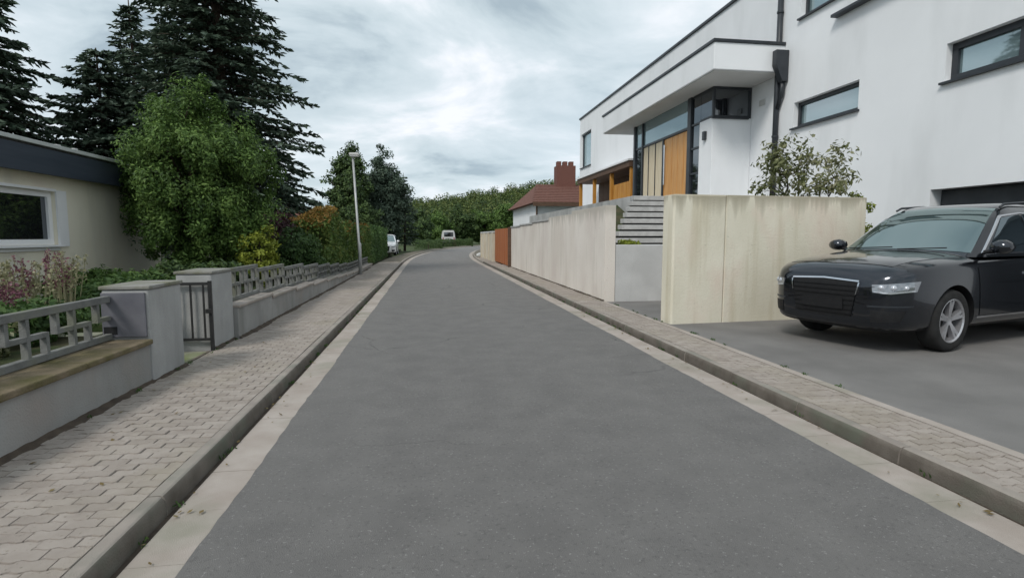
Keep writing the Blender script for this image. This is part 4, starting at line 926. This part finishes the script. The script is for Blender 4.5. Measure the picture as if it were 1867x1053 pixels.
def conifer(label, x, y, z0, H, rmax, seed, zb=1.0, dens=1.0, curve=0.85, mat_=None, group=None, droop=0.16):
    rg = np.random.default_rng(seed); root = thing('conifer_tree', label, 'tree', (x, y, z0), group)
    trunk = MB().tube([(x, y, z0 - .1), (x + .1, y, z0 + H * .5), (x, y, z0 + H)], [H * .018, H * .011, .02], 9)
    Ps = []; Ts = []; Ls = []; dP = []; dT = []; dL = []
    z = zb
    while z < H - .15:
        t = (z - zb) / (H - zb); rr = rmax * (1 - t) ** curve + .12
        nb = max(4, int(7 * dens * (1 - .3 * t)))
        a0 = rg.uniform(0, 6.28)
        for b in range(nb):
            az = a0 + 6.283 * b / nb + rg.normal() * .28; L_ = rr * rg.uniform(.62, 1.12)
            d = np.array([math.cos(az), math.sin(az), 0]); pr = np.array([-d[1], d[0], 0]); lift = rg.uniform(.05, .30) * (0.4 + t)
            n = max(5, int(L_ / .085)); s = np.linspace(.08, 1, n)
            path = np.array([x, y, z0 + z]) + d * (s * L_)[:, None] + np.array([0, 0, 1]) * (lift * s - (droop + .12) * s * s + .10 * s ** 4)[:, None] * L_
            if L_ > .5: trunk.tube([tuple(path[0]), tuple(path[n // 2]), tuple(path[-1])], [.012 + .012 * L_, .008 + .006 * L_, .004], 4, False)
            for sd in (1, -1):
                keep = (rg.uniform(size=n) < .96) & (s > .18)
                p0 = path[keep]; ss = s[keep]; m_ = len(p0)
                if m_ == 0: continue
                tl = (.10 + .34 * L_ * .33 * (1.15 - ss)) * rg.uniform(.6, 1.3, m_) + .05
                td = unit(d * .75 + pr * sd * rg.uniform(.5, 1.1, m_)[:, None] + np.array([0, 0, 1]) * rg.uniform(-.75, .1, m_)[:, None])
                for q in (.25, .6, .95):
                    Ps.append(p0 + td * (tl * q)[:, None]); Ts.append(td + rg.normal(size=td.shape) * .22); Ls.append(np.full(m_, .115) * rg.uniform(.6, 1.4, m_))
                inner = ss < .5
                if inner.any():
                    dP.append(p0[inner] + td[inner] * (tl[inner] * .3)[:, None]); dT.append(td[inner] + rg.normal(size=td[inner].shape) * .5); dL.append(np.full(inner.sum(), .09))
        z += rg.uniform(.24, .36) / dens ** .5
    P = np.concatenate(Ps); T = unit(np.concatenate(Ts)); L = np.concatenate(Ls)
    Nv = unit(rg.normal(size=P.shape) * .6 + np.array([0, 0, 1.0])); Nv = unit(Nv - T * np.sum(Nv * T, 1)[:, None]); B = np.cross(Nv, T)
    fast_quads('crown', P, T, B, mat_ or LF_DARK, root, L, L * .38)
    if dP:
        P = np.concatenate(dP); T = unit(np.concatenate(dT)); L = np.concatenate(dL); Nv = unit(rg.normal(size=P.shape)); Nv = unit(Nv - T * np.sum(Nv * T, 1)[:, None])
        o = fast_quads('dead_twigs', P, T, np.cross(Nv, T), LF_BROWN, root, L, L * .22)
    obj('trunk', trunk, BARK, root, smooth=True)
    return root

CG = 'dark conifers behind the bungalow'
conifer('tallest dark fir with broad drooping boughs rising beside the leafy green tree', -7.0, 20.5, 0.2, 14.4, 4.3, 11, 1.0, 1.6, 0.95, group=CG, droop=.24)
conifer('slender pointed fir whose tip shows left of the tallest fir', -11.95, 25.5, 0.2, 10.9, 3.3, 12, 1.0, 1.5, 1.0, group=CG)
conifer('broad dark fir at the far left edge above the bungalow roof', -13.0, 18.6, 0.2, 9.6, 3.7, 13, 1.0, 1.6, 0.8, group=CG, droop=.22)
conifer('lower dark fir filling the gap above the bungalow roof', -11.2, 21.5, 0.2, 7.7, 3.0, 14, 0.8, 1.6, 0.75, group=CG)
conifer('short dark fir tucked behind the leafy green tree', -9.4, 22.5, 0.2, 9.0, 2.6, 15, 0.8, 1.6, 0.9, group=CG)

def tree(name, label, base, centre, rad, nclump, per, csize, leaf, material, seed, trunk=0.12, group=None, cat='tree', **k):
    t = thing(name, label, cat, base, group)
    o, C = clump_crown('crown' if cat == 'tree' else 'foliage', t, centre, rad, nclump, per, csize, leaf, material, seed, **k)
    limbs(t, base, C, trunk, seed, 16)
    return t
tree('leafy_tree', 'bright green leafy tree standing at the corner of the bungalow', (-5.3, 13.6, 0.35), (-5.2, 13.6, 2.5), (1.62, 1.55, 2.15), 380, 215, .27, .046, LF_MAPLE, 21, 0.13, shell=.3, flat=1.25, asp=.42, up=.9, zmin=.5)
# shrubs behind the fence
def bush(name, label, cx, cy, z0, rx, ry, h, material, seed, ncl=90, per=60, leaf=.05, cs=.2, group=None, **k):
    return tree(name, label, (cx, cy, z0), (cx, cy, z0 + h * .55), (rx, ry, h * .5), ncl, per, cs, leaf, material, seed, .03, group, 'shrub', **k)
bush('golden_shrub', 'small yellow green shrub right of the leafy tree', -3.78, 13.2, .3, .36, .36, 1.35, LF_YEL, 31, 70, 60, .045, .16)
bush('purple_shrub', 'dark purple leaved shrub behind the openwork fence', -4.3, 16.2, .25, .75, .8, 1.75, LF_PURP, 32, 110, 60, .05, .2)
bush('green_shrub', 'dense dark green rounded shrub in front of the purple shrub', -3.55, 15.6, .25, .62, 1.0, 1.35, LF_HEDGE, 33, 130, 60, .05, .2)
def hedge(label, x0, x1, y0, y1, z0, z1, seed, material, tip=None):
    t = thing('hedge', label, 'hedge', ((x0 + x1) / 2, (y0 + y1) / 2, z0)); rg = np.random.default_rng(seed)
    n = int(11000 * min(2.2, (y1 - y0) * (z1 - z0) / 8 + .3))
    P = np.stack([rg.uniform(x0, x1, n), rg.uniform(y0, y1, n), z0 + (z1 - z0) * rg.uniform(0, 1, n)], 1)
    h = z0 + (z1 - z0) * (.80 + .2 * np.sin(P[:, 1] * 1.3 + seed) * np.cos(P[:, 0] * 2)); face = rg.integers(0, 3, n)
    P[face == 0, 0] = x1 - np.abs(rg.normal(size=(face == 0).sum())) * .10 + .06 * np.sin(P[face == 0, 1] * 5) * np.sin(P[face == 0, 2] * 6)
    P[face == 1, 2] = h[face == 1] - np.abs(rg.normal(size=(face == 1).sum())) * .12
    P = P[P[:, 2] <= h + .02]
    Nv = unit(rg.normal(size=P.shape) * .8 + np.array([.4, -.2, .5])); T, B = leaf_axes(Nv, rg); L = .055 * rg.uniform(.6, 1.3, len(P))
    fast_quads('foliage', P, T, B, material, t, L, L * .55)
    if tip:
        m_ = 5200; Q = np.stack([rg.uniform(x0, x1, m_), rg.uniform(y0, y1, m_), np.zeros(m_)], 1); keepq = (np.sin(Q[:, 1] * 1.7 + seed) + rg.normal(size=m_) * .4) > tip; Q = Q[keepq]
        Q[:, 2] = z0 + (z1 - z0) * (.80 + .2 * np.sin(Q[:, 1] * 1.3 + seed) * np.cos(Q[:, 0] * 2)) + rg.uniform(-.16, .12, len(Q))
        Nv = unit(rg.normal(size=Q.shape) + np.array([.3, -.3, .3])); T, B = leaf_axes(Nv, rg, 1.0); L = .06 * rg.uniform(.6, 1.3, len(Q))
        fast_quads('orange_shoots', Q, T, B, LF_ORANGE, t, L, L * .45)
    mb = MB()
    for k in range(int((y1 - y0) / .5)): 
        yy = y0 + .25 + k * .5; xm = (x0 + x1) / 2; mb.tube([(xm, yy, z0 - .05), (xm + rnd.uniform(-.1, .1), yy + rnd.uniform(-.15, .15), z0 + (z1 - z0) * .7)], [.025, .01], 5)
    obj('stems', mb, BARK, t)
    return t
hedge('green hedge with orange young shoots on top, left of the lamp post', -4.2, -2.82, 16.6, 21.8, .2, 2.3, 41, LF_HEDGE2, -.25)
hedge('yellow green hedge just beyond the lamp post', -4.3, -2.8, 22.0, 28.0, .15, 2.0, 42, LF_HEDGE2, -.2)
hedge('dark far hedge along the left pavement before the white car', -5.4, -2.75, 29.0, 39.0, .1, 2.1, 43, LF_HEDGE)
# tall dark trees by the lamp
TG_ = 'tall dark trees beyond the lamp post'
tree('poplar_tree', 'tall narrow dark poplar directly behind the street lamp', (-6.4, 48, .1), (-6.4, 48, 4.9), (1.6, 1.5, 4.3), 300, 90, .55, .13, LF_WOOD, 51, .2, TG_, shell=.2, shape='column')
tree('broad_tree', 'wide dark round topped tree right of the poplar', (-4.0, 52, .1), (-4.0, 52, 4.6), (2.5, 2.4, 4.0), 420, 90, .6, .13, LF_DARK, 52, .22, TG_, shell=.2, shape='column')
conifer('small dark spruce at the right end of the tall tree row', -2.3, 56, 0.1, 7.6, 1.5, 53, .8, 1.0, .8, group=TG_)
tree('shade_tree', 'low dark leafy tree under the tall row beside white car', (-5.6, 47, .1), (-5.4, 47, 2.4), (1.6, 1.6, 2.0), 160, 80, .5, .11, LF_WOOD, 54, .12, TG_, shell=.2)

# olive-like shrub behind the beige wall
bed = struct(obj('planting_bed', MB().box(5.02, 7.18, 8.66, 9.5, 1.23, 1.9), SOIL))
sh_ = thing('olive_shrub', 'loose grey green shrub overtopping the beige concrete wall near downpipe', 'shrub', (6.3, 9.0, 1.9))
o1, C1 = clump_crown('foliage', sh_, (6.36, 9.0, 2.60), (.62, .42, .66), 60, 20, .19, .055, LF_OLIVE, 61, shell=.2, up=.5, asp=.42)
limbs(sh_, (6.3, 9.0, 1.85), C1, .03, 61, 22, trunk_top=2.6)
sh2 = thing('olive_shrub', 'smaller loose grey green shrub leaning right over the beige wall', 'shrub', (7.0, 9.0, 1.9))
o1, C1 = clump_crown('foliage', sh2, (7.2, 9.0, 2.48), (.42, .4, .68), 32, 19, .17, .055, LF_OLIVE, 62, shell=.2, up=.5, asp=.42)
limbs(sh2, (7.0, 9.0, 1.85), C1, .025, 62, 18, trunk_top=2.5)
bush('corner_shrub', 'yellow green shrub between the beige wall end and white facade', 7.75, 9.0, .1, .14, .3, 1.95, LF_YEL, 64, 60, 40, .035, .1)
gc = thing('ground_cover', 'patch of olive green plants on top of the retaining block', 'plant', (4.2, 11.2, 1.28))
clump_crown('foliage', gc, (4.2, 11.17, 1.30), (.30, .13, .06), 40, 40, .06, .03, LF_YEL, 63, shell=.1, zmin=1.28)

# flowering spikes and cushions in the left garden
fg = 'flower spikes behind the mossy wall'
lab = ['tall pink flower spike below the bungalow window', 'pink flower spike leaning left behind near fence', 'cream seed spike close to the near gate pillar', 'straw coloured spike between the pink flowers', 'short pink spike in the leafy cushion', 'leftmost faded flower spike behind the near fence', 'thin cream spike beside near gate pillar', 'pink spike nearest to the window corner', 'twin cream stalk rising from green cushion']
for i in range(9):
    rg = np.random.default_rng(70 + i); px = -4.3 - .12 * (i % 3); py = 6.25 + i * .17; 
    t = thing('flower_spike', lab[i], 'flower', (px, py, .44), fg)
    hgt = rg.uniform(.5, .85); stem = MB(); F = []
    for k in range(7):
        a = rg.uniform(0, 6.28); r_ = rg.uniform(.02, .24); tip = Vector((px + math.cos(a) * r_, py + math.sin(a) * r_, .44 + hgt * rg.uniform(.75, 1.1)))
        stem.tube([(px + math.cos(a) * r_ * .4, py + math.sin(a) * r_ * .4, .42), tuple(tip)], [.006, .003], 5)
        for q in range(46):
            s = rg.uniform(.55, 1.0); F.append([px + math.cos(a) * r_ * (.4 + .6 * s) + rg.normal() * .016, py + math.sin(a) * r_ * (.4 + .6 * s) + rg.normal() * .016, .42 + (tip.z - .42) * s])
    F = np.array(F); Nv = unit(rg.normal(size=F.shape)); T, B = leaf_axes(Nv, rg); L = np.full(len(F), .02)
    fast_quads('blossom', F, T, B, LF_PINK if i in (0, 1, 4, 7) else LF_CREAM, t, L, L * .6)
    obj('stem', stem, LF_CREAM, t)
bush('leafy_cushion', 'low dark green leafy cushion among the flower spikes', -4.0, 5.7, .42, .55, .9, .36, LF_HEDGE, 81, 80, 50, .04, .14)
bush('leafy_cushion', 'olive brown leafy cushion at the near end of the flower bed', -3.9, 4.6, .42, .6, .8, .30, LF_OLIVE, 82, 70, 50, .04, .13)
bush('clipped_shrub', 'flat clipped green shrub behind the near gate pillar', -4.1, 8.3, .42, .7, .8, .42, LF_HEDGE, 83, 110, 60, .04, .15)
bush('clipped_shrub', 'low green mound at the foot of the bungalow wall', -5.6, 10.4, .4, .9, 1.0, .40, LF_MAPLE, 84, 110, 60, .045, .17)
bush('clipped_shrub', 'dark green mound beneath the leafy tree', -4.5, 11.4, .38, .8, 1.0, .55, LF_WOOD, 85, 110, 60, .05, .18)
bush('gate_plant', 'yellow green plant growing beside the path inside the gate', -3.25, 6.72, .3, .16, .13, .5, LF_YEL, 86, 30, 40, .03, .08)

def weeds(label, spots, seed):
    rg = np.random.default_rng(seed); P = []; T = []; L = []
    for x, y, z in spots:
        n = rg.integers(8, 22); q = rg.normal(size=(n, 3)) * np.array([.012, .028, .0]); h = rg.uniform(.006, .022, n)
        P.append(np.array([x, y, z]) + q + np.stack([np.zeros(n), np.zeros(n), h * .8], 1)); T.append(rg.normal(size=(n, 3)) * .45 + np.array([0, 0, 1])); L.append(h)
    P = np.concatenate(P); T = unit(np.concatenate(T)); L = np.concatenate(L); Nv = unit(rg.normal(size=P.shape)); Nv = unit(Nv - T * np.sum(Nv * T, 1)[:, None])
    o = fast_quads('weeds', P, T, np.cross(Nv, T), LF_HEDGE, None, L, L * .3); o['kind'] = 'stuff'; tag(o, label, 'weeds')
rw = random.Random(17)
weeds('sparse weeds in the dirt along the left garden wall foot', [(-2.535 + rw.uniform(-.01, .03), rw.uniform(2.5, 20) ** 1.0, .1) for _ in range(46)], 1)
weeds('tiny weeds in the gap between left kerb and gutter', [(-1.351 + rw.uniform(-.01, .01), rw.uniform(2.2, 20), .0) for _ in range(34)], 2)
weeds('tiny weeds in the gap between right kerb and gutter', [(2.955 + rw.uniform(-.01, .01), rw.uniform(2.2, 20), .0) for _ in range(34)], 3)
weeds('sparse weeds along the back edge of the right pavement', [(3.645 + rw.uniform(-.01, .02), rw.uniform(3, 20), .1) for _ in range(30)], 4)
LF_DRY = leafmat('fallen_leaves', [(0.10, 0.07, 0.03), (0.19, 0.14, 0.06), (0.28, 0.24, 0.12)])
rg = np.random.default_rng(5); n = 260; xs = np.where(rg.uniform(size=n) < .5, -1.37 + np.abs(rg.normal(size=n)) * .10, 2.93 - np.abs(rg.normal(size=n)) * .10); ysn = rg.uniform(2.2, 16, n)
m_ = rg.uniform(size=n) < .3; xs[m_] = rg.uniform(-2.5, -1.55, m_.sum())
P = np.stack([xs, ysn, np.where(xs < -1.5, .108, .018)], 1); Nv = unit(rg.normal(size=P.shape) * .18 + np.array([0, 0, 1.0])); T, B = leaf_axes(Nv, rg); L = rg.uniform(.010, .024, n)
o = fast_quads('fallen_leaves', P, T, B, LF_DRY, None, L, L * .55); o['kind'] = 'stuff'; tag(o, 'scattered small dry leaves and grit on gutters and pavement', 'leaves')

# ------------------------------------------------------------------ distant wooded hill
def hill_h(x, y):
    r = np.hypot(x, y); az = np.degrees(np.arctan2(x, y))
    top = np.interp(az, [-60, -25, -16, -10, -2, 3, 8, 13, 20, 40], [15, 15, 14, 14, 19, 22, 26, 31, 36, 36])
    t = np.clip((r - 130) / 250, 0, 1); t2 = t * t * (3 - 2 * t)
    return -1.0 + top * t2 + 1.5 * np.sin(x * .03) * t + 1.2 * np.sin(y * .04 + 1) * t
na, nr = 90, 30; mb = MB(); vs = []
for i in range(nr):
    for j in range(na):
        r = 110 + 470 * (i / (nr - 1)); a = R(-62 + 110 * j / (na - 1)); x, y = r * math.sin(a), r * math.cos(a); vs.append((x, y, float(hill_h(np.array(x), np.array(y)))))
mb.add(vs, [(i * na + j, i * na + j + 1, (i + 1) * na + j + 1, (i + 1) * na + j) for i in range(nr - 1) for j in range(na - 1)])
struct(obj('hill', mb, GRASS, smooth=True))
rg = np.random.default_rng(99); N = 4200
r = 150 + 270 * rg.uniform(0, 1, N) ** .8; a = np.radians(rg.uniform(-42, 24, N)); X = r * np.sin(a); Yv = r * np.cos(a); Zv = hill_h(X, Yv)
hgt = 3.6 + 5.0 * rg.uniform(0, 1, N) ** 2; per = 70
C = np.repeat(np.stack([X, Yv, Zv + hgt * .5], 1), per, 0); hh = np.repeat(hgt, per); d = unit(rg.normal(size=(N * per, 3))) * (rg.uniform(.3, 1, N * per) ** .5)[:, None]
P = C + d * np.stack([hh * .42, hh * .42, hh * .52], 1); Nv = unit(d + rg.normal(size=d.shape) * .5 + np.array([0, 0, .3])); T, B = leaf_axes(Nv, rg); L = .5 * rg.uniform(.6, 1.3, N * per)
o = fast_quads('hillside_wood', P, T, B, LF_FAR, None, L, L * .6); o['kind'] = 'stuff'
tag(o, 'dense mixed wood covering the distant hillside', 'wood')

# individual trees in the middle distance at the end of the street
MG = 'leafy trees at the end of the street'
mids = [(-1.5, 92, 5.2, 2.4, 'leafy tree left of the distant white van'), (2.0, 104, 5.6, 2.8, 'leafy tree rising directly behind the distant white van'), (6.5, 108, 6.6, 3.2, 'rounded leafy tree right of the distant white van'),
        (11.5, 112, 6.4, 3.6, 'leafy tree above the far end of the road'), (16.0, 106, 7.4, 3.6, 'leafy tree above the cream wall'), (20.5, 100, 7.6, 3.4, 'rightmost leafy tree left of the white neighbour house'),
        (-7.0, 98, 5.4, 3.0, 'low leafy tree behind the tall dark row')]
for i, (x, y, h, rr, lb) in enumerate(mids):
    tree('leafy_tree', lb, (x, y, 0), (x, y, h * .56), (rr, rr, h * .5), 150, 70, .85, .24, (LF_WOOD, LF_MAPLE)[i in (1, 3, 4)], 101 + i, .22, MG, shell=.2, flat=.85)
hedge('low hedge on the outside of the bend below the van', -1.5, 1.6, 62, 84, 0, 1.15, 111, LF_WOOD)
hedge('dark low hedge behind the road bend', 1.5, 6.5, 80, 92, 0, 1.2, 112, LF_WOOD)
# low pale kerb wall with stones at the end of the cream wall
for i, (x, y, s) in enumerate(((3.55, 38.3, .25), (3.8, 39.4, .2), (4.1, 40.6, .3))):
    rg = np.random.default_rng(120 + i); bm = bmesh.new(); bmesh.ops.create_icosphere(bm, subdivisions=2, radius=s)
    for v_ in bm.verts: v_.co *= 1 + rg.normal() * .07; v_.co.z *= .75
    me = bpy.data.meshes.new('boulder'); bm.to_mesh(me); bm.free(); me.materials.append(CAPW)
    o = link('boulder', me, None, (x, y, s * .5)); tag(o, ['pale boulder nearest the end of the cream wall', 'smallest pale boulder in the middle of the verge', 'largest pale boulder farthest along the verge'][i], 'boulder', 'pale boulders on the verge')

for o in bpy.data.objects:
    if '_world' in o: del o['_world']
